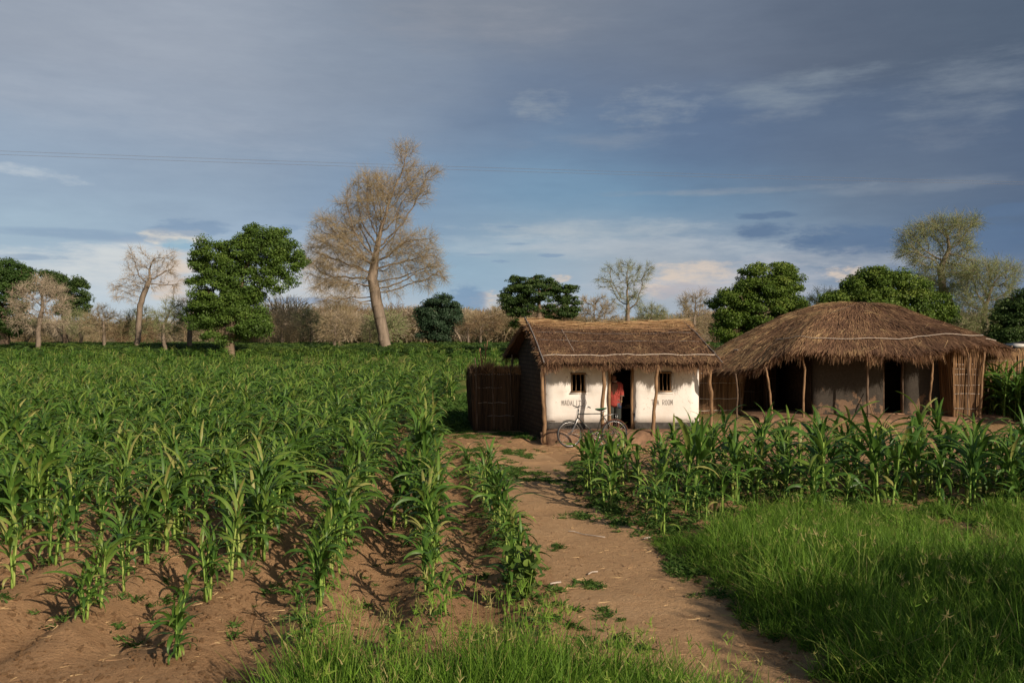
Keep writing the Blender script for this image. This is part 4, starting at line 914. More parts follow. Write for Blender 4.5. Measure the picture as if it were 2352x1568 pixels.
    for sg in (-1,1):
        cr=MB().tube([(BB[0],sg*.065,BB[2]),(BB[0]-sg*c,sg*.07,BB[2]-sg*s_)],.010,6).obj('crank',M['chrome'],R)
        b=MB(); x=BB[0]-sg*c; z=BB[2]-sg*s_; y=sg*.12; b.box(x-.045,x+.045,min(y-.04,y+.04),max(y-.04,y+.04),z-.014,z+.014); b.obj('pedal',M['rubber'],cr)
    b=MB(); b.tube([(BB[0],-.05,BB[2]+.09),(1.21,-.05,.385)],.004,4); b.tube([(BB[0],-.05,BB[2]-.09),(1.21,-.05,.315)],.004,4); b.obj('chain',M['rust'],R)
    MB().tube([(.735,-.03,.29),(.80,-.13,.15),(.86,-.2,.02)],.009,6).obj('kickstand',M['steel'],R)
bicycle()

# ------------------------------------------------------------------ person in the doorway
def remeshed(mb, name, mat, parent, vox=.008, smooth=5):
    me=mb.mesh(name); me.transform(Matrix.Scale(1,4)); o=bpy.data.objects.new(name+'_tmp',me); col.objects.link(o)
    m=o.modifiers.new('r','REMESH'); m.mode='VOXEL'; m.voxel_size=vox
    m2=o.modifiers.new('s','SMOOTH'); m2.iterations=smooth; m2.factor=.5
    dg=bpy.context.evaluated_depsgraph_get(); nm=bpy.data.meshes.new_from_object(o.evaluated_get(dg)); bpy.data.objects.remove(o)
    nm.name=name; nm.materials.clear(); nm.materials.append(mat); nm.polygons.foreach_set('use_smooth',np.ones(len(nm.polygons),bool))
    n=bpy.data.objects.new(name,nm); col.objects.link(n); n.parent=parent; return n
def limb(mb,pts,rs,k=12):
    mb.tube(pts,rs,k)
    for p,r in zip(pts,rs): mb.ball(p,r*.995,k,8)
def person():
    Y=26.28; R=empty('person',(3.03,Y,.405),rad(-24),'person in a red short-sleeved shirt and dark shorts standing in the doorway holding a booklet','person')
    b=MB()
    # trunk and neck (camera looks along +y, so the chest faces -y)
    limb(b,[(0,0,.80),(0,.0,.95),(0,-.005,1.12),(0,-.01,1.24)],[.125,.118,.13,.135]); limb(b,[(-.07,0,.80),(.07,0,.80)],[.11,.11])
    limb(b,[(-.15,.0,1.27),(0,.0,1.29),(.15,.0,1.27)],[.062,.075,.062]); limb(b,[(0,-.005,1.30),(0,-.05,1.41)],[.055,.052])
    # head bowed forward with brow, nose, jaw, ears
    hc=Vector((-.01,-.085,1.485))
    b.ball(hc,(.074,.092,.10),18,12); b.ball(hc+Vector((0,-.045,-.065)),(.048,.05,.045),14,10); b.ball(hc+Vector((0,-.094,-.03)),(.015,.02,.02),8,6)
    b.ball(hc+Vector((0,-.085,-.062)),(.024,.014,.009),8,6); b.ball(hc+Vector((0,-.076,.012)),(.05,.018,.012),8,6)
    for sx in (-1,1): b.ball(hc+Vector((sx*.076,.005,-.015)),(.011,.02,.03),8,8)
    # straight arm (right in the picture), other arm bent with the hand at the chin
    def hand(base,dirv,palm_n,curl,side):
        d=Vector(dirv).normalized(); n=Vector(palm_n).normalized(); w=d.cross(n).normalized()*side
        base=Vector(base); b.ball(tuple(base+d*.04),(.022,.034,.042),10,8)
        limb(b,[tuple(base-d*.01),tuple(base+d*.03-w*.012),tuple(base+d*.075)],[.024,.026,.026],8)
        for i,(o,L) in enumerate(((-.027,.068),(-.009,.078),(.009,.074),(.026,.058))):
            p=base+d*.078+w*o; dd=d.copy(); pts=[tuple(p)]
            for sgm in (.45,.32,.23):
                dd=(dd*math.cos(curl)+n*math.sin(curl)).normalized(); n2=n-dd*n.dot(dd); p=p+dd*L*sgm; pts.append(tuple(p))
            limb(b,pts,[.0098,.009,.0085,.0075],8)
        t=base+d*.02-w*.03; td=(d*.7-w*.6+n*.45).normalized(); limb(b,[tuple(t),tuple(t+td*.035),tuple(t+td*.035+(d*.8+n*.5).normalized()*.028)],[.013,.0105,.009],8)
    limb(b,[(.165,.0,1.26),(.20,.01,1.0),(.198,-.03,.77)],[.05,.038,.026]); hand((.196,-.035,.75),(-.1,-.12,-1),(-1,-.1,0),.42,1)
    limb(b,[(-.165,.0,1.26),(-.24,-.05,1.03),(-.115,-.19,1.24)],[.05,.038,.026]); hand((-.11,-.195,1.255),(.3,.2,1),(.2,1,.0),.45,-1)
    # legs and feet
    for sx in (-1,1):
        limb(b,[(sx*.085,.0,.80),(sx*.095,.005,.44),(sx*.10,.02,.09)],[.09,.055,.034]); b.ball((sx*.098,.03,.36-.06),(.05,.052,.10),12,8)
        limb(b,[(sx*.10,.03,.045),(sx*.108,-.06,.036),(sx*.115,-.14,.024)],[.034,.033,.024])
        for i in range(5): limb(b,[(sx*(.115+(i-2)*.0145),-.145,.02),(sx*(.117+(i-2)*.016),-.178+.004*i,.014)],[.0105,.0095],6)
    body=remeshed(b,'body',M['skin'],R,.0075,4)
    # hair cap
    h=MB(); h.ball(hc+Vector((0,.012,.012)),(.083,.094,.102),20,14); V=np.concatenate(h.V)
    o=remeshed(h,'hair',M['hair'],R,.008,1); me=o.data; import bmesh; bm=bmesh.new(); bm.from_mesh(me)
    bmesh.ops.delete(bm,geom=[f for f in bm.faces if (f.calc_center_median()-hc).dot(Vector((0,.55,.84)))<.012 ],context='FACES'); bm.to_mesh(me); bm.free()
    # shirt
    s=MB()
    for z,rx_,ry_,cx_ in ((1.28,.15,.085,0),(1.22,.17,.11,0),(1.16,.178,.118,0),(1.1,.176,.12,0),(1.04,.174,.121,0),(.98,.172,.122,0),(.92,.174,.124,0),(.86,.176,.126,0),(.80,.179,.128,0),(.74,.181,.129,0),(.69,.182,.13,0)):
        s.ball((cx_+.012*math.sin(z*20),0,z),(rx_,ry_,.085),20,10)
    limb(s,[(-.15,.0,1.285),(0,.0,1.315),(.15,.0,1.285)],[.068,.08,.068])
    limb(s,[(.165,.0,1.26),(.19,.005,1.12),(.205,.005,1.00)],[.075,.068,.07]); limb(s,[(-.165,.0,1.26),(-.19,-.01,1.12),(-.20,-.02,1.05)],[.075,.066,.066])
    # folds
    rg=random.Random(4)
    for i in range(22):
        a=rg.uniform(-.15,.15); z=rg.uniform(.75,1.2); limb(s,[(a,-.118+abs(a)*.25,z),(a+rg.uniform(-.03,.05),-.124+abs(a)*.25,z-.1)],[.012,.009],6)
    sh=remeshed(s,'shirt',M['red_cloth'],R,.009,6)
    c=MB(); c.tube([(.075*math.cos(a),-.012+.068*math.sin(a),1.375+.012*math.sin(a)) for a in np.linspace(0,2*math.pi,20)[:-1]],.013,6,closed=True); c.obj('collar',M['pale_trim'],sh,smooth=True)
    c=MB(); c.tube([(.207+.07*math.cos(a),.005+.068*math.sin(a),.955) for a in np.linspace(0,2*math.pi,20)[:-1]],.006,6,closed=True); c.obj('cuff',M['pale_trim'],sh,smooth=True)
    # shorts
    t=MB(); t.ball((0,0,.78),(.165,.118,.1),18,10)
    for sx in (-1,1): limb(t,[(sx*.085,.0,.74),(sx*.095,.0,.5),(sx*.10,.0,.31)],[.10,.092,.088],14)
    remeshed(t,'shorts',M['dark_cloth'],R,.009,5)
    c=MB(); c.tube([(.199+.031*math.cos(a),-.03+.031*math.sin(a),.785) for a in np.linspace(0,2*math.pi,16)[:-1]],.007,6,closed=True); c.obj('bangle',M['bangle'],R,smooth=True)
    # booklet held in the hand: a thing of its own
    bx=3.03+.115; e=empty('booklet',(bx,Y-.135,.405+.665),0,'small dark booklet with a pale edge held in the hand of the person in red','booklet')
    e.rotation_euler=(rad(8),0,rad(14))
    k=MB(); k.box(-.055,.055,-.008,.008,-.075,.075); k.obj('pages',M['paper'],e); k=MB(); k.box(-.045,.058,-.0115,-.0082,-.078,.078); k.box(-.045,.058,.0082,.0115,-.078,.078); k.obj('cover',M['book'],e)
person()
def table():
    Y=27.0; T=empty('wooden_table',(PX(1441,Y)+.35,Y,.402),0,'plain wooden table in the dark room behind the doorway','table')
    b=MB(); b.box(-.6,.6,-.1,.45,.53,.56); b.obj('tabletop',M['wood'],T)
    for x in (-.55,.55):
        for y in (-.06,.4): MB().box(x-.025,x+.025,y-.025,y+.025,0,.528).obj('leg',M['wood'],T)
    b=MB(); b.ball((0,0,.04),(.1,.06,.045),12,8); b.ball((.11,.01,.035),(.06,.05,.035),12,8); o=remeshed(b,'bundle',M['bundle'],None,.01,2); o.location=(PX(1443,Y),Y,.402+.562); tag(o,'small brown loaf on the table inside the doorway','bread')  # small brown bundle of unknown content on the table
table()
# ------------------------------------------------------------------ maize
def maize_mesh(rng,H,full=True):
    """one plant: stalk arrays and leaf arrays"""
    lean=rng.normal(0,.05,2); S=MB(); n=7; pts=[]; 
    for i in range(n+1):
        t=i/n; pts.append((lean[0]*t*t*H,lean[1]*t*t*H,-.03+t*(H*.72+.03)))
    S.tube(pts,[.019-.012*(i/n) for i in range(n+1)],6,var=rng.uniform(.2,.9))
    L=MB(); nl=int(rng.integers(10,14)); az0=rng.uniform(0,2*math.pi); ns=8
    for i in range(nl):
        t=i/(nl-1); h=H*(.10+.64*t**.9); k=min(h/(H*.72),1); base=np.array([lean[0]*k*k*H,lean[1]*k*k*H,h])
        az=az0+math.pi*i+rng.normal(0,.6); ln=H*(.36+.36*math.sin(math.pi*min(1,t*.8+.12)))*rng.uniform(.62,1.05); w=.031*(.55+.6*math.sin(math.pi*(.15+.75*t)))*rng.uniform(.85,1.2)*min(1,H/1.1)
        e0=rad(rng.uniform(42,68)+16*t); drop=rad(rng.uniform(95,185))*(1-.3*t); 
        if t>.9: drop*=.6; w*=.8
        va=.45+.35*t+rng.normal(0,.12)
        if t<.22: va=rng.uniform(.3,1.15); ln*=.8; drop*=1.15
        p=base.copy(); V=[]; tw=rng.normal(0,.6); azk=az
        for s in range(ns+1):
            q=s/ns; e=e0-drop*q**1.1; azk=az+.25*tw*q
            d=np.array([math.cos(azk)*math.cos(e),math.sin(azk)*math.cos(e),math.sin(e)])
            sd=np.array([-math.sin(azk),math.cos(azk),0]); up=np.cross(d,sd); 
            roll=tw*q; s2=sd*math.cos(roll)+up*math.sin(roll); u2=np.cross(s2,d)
            ww=w*(min(1,.35+2.6*q) if q<.35 else 1.0)*(1-q**2.6)**.8 + .001
            wav=.18*ww*math.sin(q*17+i)
            V+= [p-s2*ww+u2*(ww*.35+wav),p,p+s2*ww+u2*(ww*.35-wav)]
            p=p+d*ln/ns
        Q=[]
        for s in range(ns): a=3*s; Q+=[(a,a+1,a+4,a+3),(a+1,a+2,a+5,a+4)]
        L.add(V,Q,var=np.clip(va,0,1))
    # rolled whorl at the top and leaf sheaths hugging the stem
    tp=np.array([lean[0]*H,lean[1]*H,H*.70])
    for k in range(4):
        az=rng.uniform(0,6.28); d=np.array([[.16*math.cos(az),.16*math.sin(az),1.]])
        ribbons(tp[None]-[[0,0,H*.12]],d,np.array([H*rng.uniform(.2,.34)]),np.array([.036]),np.array([[.5*math.cos(az),.5*math.sin(az),-.2]]),4,None,rng.uniform(.5,.8),rng,mb=L)
    for k in range(6):
        h=H*(.06+.1*k); az=rng.uniform(0,6.28); ribbons(np.array([[.01*math.cos(az),.01*math.sin(az),h]]),np.array([[.1*math.cos(az),.1*math.sin(az),1.]]),np.array([H*.15]),np.array([.045]),np.array([[0,0,0.]]),2,None,.72,rng,mb=L)
    return S,L
rngm=np.random.default_rng(77)
PL=[]   # plant variants
for i in range(22):
    S,L=maize_mesh(rngm,1.0+.0*i)
    PL.append((S.mesh('stalk',M['maize_stalk'],True),L.mesh('leaves',M['maize_leaf'],True),S,L))
def joined_clump(rng,n,spread=.1):
    V=[];Q=[];T=[];A=[];mi=[];off=0
    out=MB(); parts=[]
    for k in range(n):
        _,_,S,L=PL[rng.integers(len(PL))]; a=rng.uniform(0,6.28); c,s=math.cos(a),math.sin(a); sc_=rng.uniform(.82,1.1); o=rng.normal(0,spread,2) if k else (0,0)
        for X,m in ((S,0),(L,1)):
            v=np.concatenate(X.V)*sc_; v=np.stack([v[:,0]*c-v[:,1]*s+o[0],v[:,0]*s+v[:,1]*c+o[1],v[:,2]],1)
            q=np.concatenate(X.Q); out.add(v,q,var=np.concatenate(X.A)); mi+= [m]*len(q)
    me=mesh_np('maize_clump',np.concatenate(out.V),np.concatenate(out.Q),np.concatenate(out.A),True); me.materials.append(M['maize_stalk']); me.materials.append(M['maize_leaf'])
    me.polygons.foreach_set('material_index',np.array(mi,dtype=np.int32)); return me
def src_collection(name, meshes):
    c=bpy.data.collections.new(name)
    for k,me in enumerate(meshes):
        o=bpy.data.objects.new(me.name,me); c.objects.link(o)
    return c
def scatter(name, pts, scl, coll, nvar, seed=0, mat=None, tilt=0.0):
    """one object whose instances are made by geometry nodes"""
    rg=np.random.default_rng(seed); n=len(pts)
    me=bpy.data.meshes.new(name); me.vertices.add(n); me.vertices.foreach_set('co',np.asarray(pts,np.float32).ravel()); me.update()
    a=me.attributes.new('sc','FLOAT_VECTOR','POINT'); s=np.asarray(scl,np.float32); s=np.repeat(s[:,None],3,1) if s.ndim==1 else s; a.data.foreach_set('vector',s.ravel())
    a=me.attributes.new('ro','FLOAT_VECTOR','POINT'); r=np.stack([rg.normal(0,tilt+1e-6,n),rg.normal(0,tilt+1e-6,n),rg.uniform(0,6.283,n)],1).astype(np.float32); a.data.foreach_set('vector',r.ravel())
    a=me.attributes.new('vi','INT','POINT'); a.data.foreach_set('value',rg.integers(0,nvar,n).astype(np.int32))
    o=link(name,me); ng=bpy.data.node_groups.new(name+'_scatter','GeometryNodeTree')
    ng.interface.new_socket('Geometry',in_out='INPUT',socket_type='NodeSocketGeometry'); ng.interface.new_socket('Geometry',in_out='OUTPUT',socket_type='NodeSocketGeometry')
    gi=ng.nodes.new('NodeGroupInput'); go=ng.nodes.new('NodeGroupOutput'); ip=ng.nodes.new('GeometryNodeInstanceOnPoints'); ci=ng.nodes.new('GeometryNodeCollectionInfo')
    ci.inputs['Collection'].default_value=coll; ci.inputs['Separate Children'].default_value=True; ci.inputs['Reset Children'].default_value=True
    def na(nm,t):
        x=ng.nodes.new('GeometryNodeInputNamedAttribute'); x.data_type=t; x.inputs['Name'].default_value=nm; return x.outputs['Attribute']
    ip.inputs['Pick Instance'].default_value=True
    L=ng.links; L.new(gi.outputs[0],ip.inputs['Points']); L.new(ci.outputs[0],ip.inputs['Instance']); L.new(na('vi','INT'),ip.inputs['Instance Index']); L.new(na('sc','FLOAT_VECTOR'),ip.inputs['Scale'])
    e2r=ng.nodes.new('FunctionNodeEulerToRotation'); L.new(na('ro','FLOAT_VECTOR'),e2r.inputs[0]); L.new(e2r.outputs[0],ip.inputs['Rotation']); L.new(ip.outputs[0],go.inputs[0])
    md=o.modifiers.new('scatter','NODES'); md.node_group=ng; return o
def maize():
    rg=np.random.default_rng(3); spots=[]   # (x,y,height,field,row)
    start={0:10.3,1:9.6,2:8.55,3:8.45,4:9.3,5:10.4,6:10.0}
    def inframe(x,y,m=1.03): return abs(x)<.5737*y*m
    for k in range(0,150):
        y=start.get(k,9.2+1.4*rg.random())
        while y<150:
            x=.25-.1*(y-10)-ROW*k+rg.normal(0,.10)
            if abs(x)>.5737*y+2.5 and x<0: 
                y+=.8; 
                if y<45: y+=0
                continue
            if x<xl(y)-.0-.22*float(sstep(12,20,np.array(y))) and y<60: 
                gap=(vnoise(np.array(x*.35+40),np.array(y*.22))<-.36) and y>30
                H=((.6 if k else .8)+(.7 if k else .4)*float(sstep(8.6,13 if k else 20,y))+.10*float(sstep(30,60,y))+.22*float(vnoise(np.array(x*.5),np.array(y*.5))))*rg.uniform(.78,1.14)
                if not gap and rg.random()>.05: spots.append((x,y,H,0,k))
            y+=(.6 if y<12 else .46)+rg.normal(0,.1)+(0 if y<45 else .25)
    # far field: everything beyond sixty metres, behind the huts too
    n=9500; yy=60+np.sqrt(rg.random(n))*100; xx=rg.uniform(-.66,.66,n)*yy
    for x,y in zip(xx,yy):
        if y>88+14*float(vnoise(np.array(x*.05),np.array(1.))): continue
        spots.append((x,y,rg.uniform(1.1,1.5),0,999))
    # behind and beside the large hut, and between the huts
    for i in range(1500):
        x=rg.uniform(4,40); y=rg.uniform(42,60)
        if inframe(x,y,1.1): spots.append((x,y,rg.uniform(1.2,1.7),2,0))
    for i in range(150):
        x=rg.uniform(18.6,24.5); y=rg.uniform(30.0,35.3)
        if x<18.9+.25*(35-y)*0 and y>33.5: continue
        spots.append((x,y,rg.uniform(1.7,2.3),2,1))
    # right patch
    y=13.9
    while y<20.4:
        x=xr(np.array(y))+.25
        front=13.7+.55*min(max(x-2.3,0),3.2)
        while x<14.5:
            front=13.7+ (1.6 if x>4.2 else .0 if x<2.9 else 1.3*(x-2.9))+.25*math.sin(x*2)
            if y>front and not(x<2.2 and y>18.9) and not(x<3.6 and y>19.9): spots.append((x+rg.normal(0,.1),y+rg.normal(0,.1),rg.uniform(1.0,1.55)*(1 if y>15.5 else .76)*(1.12 if x>3.2 else .88),1,0))
            x+=.72+rg.normal(0,.05)
        y+=.68
    near=[s for s in spots if s[3] in(0,1) and s[1]<60 and inframe(s[0],s[1]) ]
    near.sort(key=lambda s:s[1]/s[2]); ind=near[:300]; iset=set(id(s) for s in ind); rest=[s for s in spots if id(s) not in iset]
    ordn=['nearest the path','second from the path','third from the path','fourth from the path','fifth from the path','sixth from the path','seventh from the path','eighth from the path','ninth from the path']
    used={}
    for s in sorted(ind,key=lambda s:s[1]):
        x,y,H,fld,k=s; z=float(gz(x,y))
        if fld==0:
            rowtxt=ordn[k] if k<len(ordn) else 'far to the left'
            first=('L',k) not in used; used[('L',k)]=1
            g='maize plants on ridges in the left field, row '+rowtxt
            if k<7 and first: lb='frontmost maize plant of the left field ridge row '+rowtxt
            else: lb=('green maize plant in the left field row '+rowtxt+(', front half' if y<17 else ', back half'))
            grp='maize plants in the left field'
        else:
            q='at the path edge' if x<3.3 else 'in the middle' if x<6.8 else 'at the right side'; d='front' if y<16.6 else 'back'
            lb='green maize plant %s of the patch before the huts, %s rows'%(q,d); grp='maize plants in the patch before the huts'
        e=empty('maize_plant',(x,y,z),rg.uniform(0,6.28),lb,'maize',grp)
        n=2 if rg.random()<(.8 if fld==0 else .5) else 1
        if fld==0 and rg.random()<.4: n=3
        for j in range(n):
            vi=int(rg.integers(len(PL))); st=bpy.data.objects.new('stalk',PL[vi][0]); lv=bpy.data.objects.new('leaves',PL[vi][1])
            col.objects.link(st); col.objects.link(lv); st.parent=e; lv.parent=st
            h=H*rg.uniform(.85,1.06); st.scale=(h**.5*1.0 if h<1 else h,)*2+(h,); st.location=(rg.normal(0,.06)*(j>0),rg.normal(0,.07)*(j>0),0); st.rotation_euler=(rg.normal(0,.05),rg.normal(0,.05),rg.uniform(0,6.28))
    cl=src_collection('maize_sources',[joined_clump(rngm,2 if i%3 else 3) for i in range(9)])
    pts=[(s[0],s[1],float(gz(s[0],s[1]))) for s in rest]; o=scatter('maize_field',pts,[s[2] for s in rest],cl,9,5,tilt=.04)
    tag(o,'dense green maize stretching away behind the nearer plants','maize field',kind='stuff')
maize()
# ------------------------------------------------------------------ grass and weeds
def grass():
    rg=np.random.default_rng(9)
    def tuft(n,h,w,sp,bend=.8,rng=rg):
        mb=MB(); B=np.stack([rng.normal(0,sp,n),rng.normal(0,sp,n),np.full(n,-.02)],1); d=np.array([0,0,1.])+rng.normal(0,.28,(n,3)); L=h*rng.uniform(.45,1.1,n)
        az=rng.uniform(0,6.28,n); bd=np.stack([np.cos(az),np.sin(az),-.5*np.ones(n)],1)*rng.uniform(.2,bend,(n,1))
        ribbons(B,d,L,w*rng.uniform(.6,1.2,n),bd,4,None,np.clip(rng.uniform(.15,.85,n)+(.3*(rng.random(n)<.05)),0,1),rng,taper=.9,mb=mb); return mb
    def seeded(k):
        mb=tuft(24,1,.022,.11,1.6)
        if k%5==0:   # flowering stems with a loose head, and some dead blades
            n=2; B=np.stack([rg.normal(0,.08,n),rg.normal(0,.08,n),np.zeros(n)],1); d=np.array([0,0,1.])+rg.normal(0,.18,(n,3)); ribbons(B,d,np.full(n,1.15),np.full(n,.008),rg.normal(0,.25,(n,3)),4,None,.8,rg,taper=.4,mb=mb)
            for q in range(n):
                t=B[q]+norm(d[q])*1.05; m=7; ribbons(t+rg.normal(0,.02,(m,3)),np.array([0,0,1.])+rg.normal(0,.6,(m,3)),rg.uniform(.06,.14,m),np.full(m,.012),rg.normal(0,.4,(m,3)),2,None,rg.uniform(.8,1,m),rg,mb=mb)
        m=1; ribbons(np.stack([rg.normal(0,.12,m),rg.normal(0,.12,m),np.zeros(m)],1),np.array([0,0,.6])+rg.normal(0,.5,(m,3)),rg.uniform(.4,.8,m),np.full(m,.018),np.array([0,0,-.9])+rg.normal(0,.3,(m,3)),3,None,rg.uniform(.9,1,m),rg,mb=mb)
        return mb
    tall=src_collection('grass_sources',[seeded(k).mesh('grass_tuft',M['grass'],True) for k in range(10)])
    # right-hand stand of tall grass between path, frame edge and maize
    P_=[];S_=[]
    n=7200
    y=rg.uniform(5.6,15.4,n); x=rg.uniform(2.0,12.0,n)
    for a,b in zip(x,y):
        e=a-float(xr(np.array(b)))-.18*float(vnoise(np.array(b*1.5),np.array(a)))*3
        top=13.5+(1.9 if a>4.4 else .0 if a<2.9 else 1.25*(a-2.9))
        if e<0 or b>top or a>.575*b+1.6: continue
        h=(.36+.34*float(sstep(13.5,8.5,np.array(b))))*(.35+.65*min(1,e/.7))*(1+.7*float(vnoise(np.array(a*.9),np.array(b*.9))))
        if vnoise(np.array(a*1.1+30),np.array(b*1.3))<-.27 and rg.random()<.8: continue
        h*=rg.uniform(.55,1.3); P_.append((a,b,float(gz(a,b)))); S_.append((.8*max(h,.3)+.2,.8*max(h,.3)+.2,h))
    o=scatter('tall_grass',P_,S_,tall,10,2,tilt=.16); tag(o,'bright green tall grass bank right of the path','grass',kind='stuff')
    # verge grass at the very bottom of the picture
    P_=[];S_=[]
    for i in range(1500):
        a=rg.uniform(-2.4,1.9); b=rg.uniform(5.6,7.7)
        edge=7.5-.3*abs(a+.1)-.3*float(vnoise(np.array(a*2),np.array(3.)))*2 - (.6*max(0,a-1.2))
        if b>edge+.25: continue
        h=.74*(1+.8*float(vnoise(np.array(a*1.4),np.array(b*1.4))))*min(1,.4+.6*(edge+.25-b)/.5)
        if a<-1.6: h*=.6
        P_.append((a,b,float(gz(a,b)))); S_.append((.75,.75,h*rg.uniform(.7,1.15)))
    o=scatter('verge_grass',P_,S_,tall,10,3,tilt=.16); tag(o,'low green grass on the verge at the bottom of the picture','grass',kind='stuff')
    # small creeping weeds
    def weed(rng):
        mb=MB(); n=30; az=rng.uniform(0,6.28,n); B=np.stack([rng.normal(0,.07,n),rng.normal(0,.07,n),np.full(n,.005)],1); d=np.stack([np.cos(az),np.sin(az),rng.uniform(.25,1.2,n)],1)
        ribbons(B,d,rng.uniform(.05,.13,n),rng.uniform(.012,.03,n),np.array([0,0,-.8])+rng.normal(0,.1,(n,3)),3,None,rng.uniform(0,1,n),rng,taper=.9,mb=mb); return mb
    wc=src_collection('weed_sources',[weed(rg).mesh('weed',M['weed'],True) for _ in range(6)])
    P_=[];S_=[]
    def patch(cx,cy,rx_,ry,n,s=(.4,1.0)):
        for i in range(n):
            a=rg.normal(cx,rx_); b=rg.normal(cy,ry)
            if vnoise(np.array(a*2.2+5),np.array(b*2.2))<-.08: continue
            P_.append((a,b,float(gz(a,b)))); S_.append(rg.uniform(*s))
    def pv(x,y): Y=CAMH*F/(y-HZ); return PX(x,Y),Y
    for x,y,rx_,ry,n in ((1130,1040,.55,.45,300),(1160,1078,.4,.35,260),(1110,1000,.5,.7,200),(1240,1095,.35,.25,60),(1295,1250,.1,.12,12),(1345,1333,.12,.1,14),(1420,1400,.15,.15,14),(1060,990,.4,.5,260),(1210,998,.18,.12,90),(1180,1000,.3,.3,60),(1395,1455,.3,.2,20),(1560,1300,.1,.3,60),(1330,1180,.2,.2,20)):
        a,b=pv(x,y); patch(a,b,rx_,ry,n)
    for i in range(380):   # along the edges of the path and at the feet of the maize
        b=rg.uniform(9,22); a=float(xr(np.array(b)))+rg.normal(.05,.16) if i%2 else float(xl(np.array(b)))+rg.normal(-.1,.2)
        P_.append((a,b,float(gz(a,b)))); S_.append(rg.uniform(.4,1.2))
    for i in range(1000):
        b=rg.uniform(13.8,20.4); a=rg.uniform(1.6,.58*b)
        P_.append((a,b,float(gz(a,b)))); S_.append(rg.uniform(.5,1.5))
    for i in range(500):
        b=rg.uniform(9,26); a=rg.uniform(-.58*b,.2); P_.append((a,b,float(gz(a,b)))); S_.append(rg.uniform(.4,1.1))
    for i in range(2600):  # weedy ground left of the reed screen and behind
        b=rg.uniform(29.8,46); a=rg.uniform(-3.0,-.2) if b>31.8 else rg.uniform(-2.9,-1.5)
        P_.append((a,b,float(gz(a,b)))); S_.append(rg.uniform(1.2,3.8)*(1 if b>32 else .8))
    for x,y,n in ((8.0,28.2,40),(6.6,27.3,50),(.4,26.3,40),(.8,26.9,50)):
        patch(x,y,.35,.12,n,(.6,1.4))
    o=scatter('weeds',P_,S_,wc,6,4,tilt=.1); tag(o,'small creeping green weeds on the bare brown soil','weeds',kind='stuff')
    # clods of soil and bits of dry litter
    cm=[]
    for k in range(6):
        mb=MB(); mb.ball((0,0,.2),(1,.8,.6),9,6); me=mb.mesh('clod',M['soil'],False); c=np.zeros(len(me.vertices)*3); me.vertices.foreach_get('co',c); c=c.reshape(-1,3); c*=1+.55*rg.uniform(-.5,.5,(len(c),1)); me.vertices.foreach_set('co',c.ravel()); cm.append(me)
    cc=src_collection('clod_sources',cm); P_=[];S_=[]
    for i in range(17000):
        b=7.0+22*rg.random()**1.5; a=rg.uniform(-.6*b,.6*b if b>13 else xr(np.array(b)))
        inp=xl(np.array(b))+.2<a<xr(np.array(b))-.1
        if inp and rg.random()<.85: continue
        if vnoise(np.array(a*1.5),np.array(b*1.5))<-.05 and rg.random()<.6: continue
        P_.append((a,b,float(gz(a,b)))); S_.append(.008+.03*rg.random()**4*(1 if not inp else .5))
    o=scatter('soil_clods',P_,S_,cc,6,8,tilt=.4); tag(o,'crumbled clods and pebbles of brown soil on the bare ground','soil clods',kind='stuff')
    lm=[]
    for k in range(5):
        mb=MB(); n=4; ribbons(rg.normal(0,.05,(n,3))*np.array([1,1,.05])+np.array([0,0,.006]),rg.normal(0,1,(n,3))*np.array([1,1,.06]),rg.uniform(.05,.2,n),rg.uniform(.005,.014,n),rg.normal(0,.3,(n,3))*np.array([1,1,.1]),3,None,rg.uniform(.6,1,n),rg,mb=mb); lm.append(mb.mesh('litter',M['thatch']))
    lc=src_collection('litter_sources',lm); P_=[];S_=[]
    for i in range(900):
        b=7.0+20*rg.random()**1.3; a=rg.uniform(-.6*b,xr(np.array(b))+.6); P_.append((a,b,float(gz(a,b))+.006)); S_.append(rg.uniform(.4,1.1))
    for i in range(260): P_.append((rg.uniform(-1.5,6),rg.uniform(23.5,25.2),.0)); P_[-1]=(P_[-1][0],P_[-1][1],float(gz(P_[-1][0],P_[-1][1]))+.006); S_.append(rg.uniform(.5,1.3))
    o=scatter('dry_litter',P_,S_,lc,5,9); tag(o,'scraps of dry leaf and straw scattered on the soil','litter',kind='stuff')
    # leafy plants among the near rows (broad round leaves beside the path)
    def bean(rng,nm='leaves'):
        st=MB(); L=MB(); tops=[]
        for k in range(6):
            a=rng.uniform(0,6.28); r=rng.uniform(.02,.16); h=rng.uniform(.35,.75); st.tube([(0,0,0),(r*.5*math.cos(a),r*.5*math.sin(a),h*.5),(r*math.cos(a),r*math.sin(a),h)],.006,4)
            for j in range(16):
                t=rng.uniform(.25,1.05); c=np.array([r*t*math.cos(a),r*t*math.sin(a),h*t])+rng.normal(0,.05,3); n=norm(rng.normal(0,.6,3)+np.array([0,-.2,.8])); u=norm(np.cross(n,rng.normal(size=3))); v=np.cross(n,u); s=rng.uniform(.035,.065)
                ring=[c+(u*math.cos(q)*s*.8+v*math.sin(q)*s) for q in np.linspace(0,2*math.pi,9)[:-1]]; L.add([c+n*.008]+ring,T=[(0,i+1,(i+1)%8+1) for i in range(8)],var=rng.uniform(.2,.9))
        return st,L
    lab=['bushy broad-leaved bean plant beside the path, just above the verge grass','second broad-leaved plant, at the maize row nearest the path','small broad-leaved plant low in the row second from the path']
    for (x,y,s_),lb in zip(((1212,1390,1.0),(1190,1330,.75),(905,1490,.5)),lab):
        a,b=pv(x,y); st,L=bean(rg); e=empty('bean_plant',(a,b,float(gz(a,b))),0,lb,'plant','broad-leaved plants among the maize'); e.scale=(s_,)*3
        st.obj('stem',M['maize_stalk'],e); L.obj('leaves',M['leaf_bright'],e)
grass()
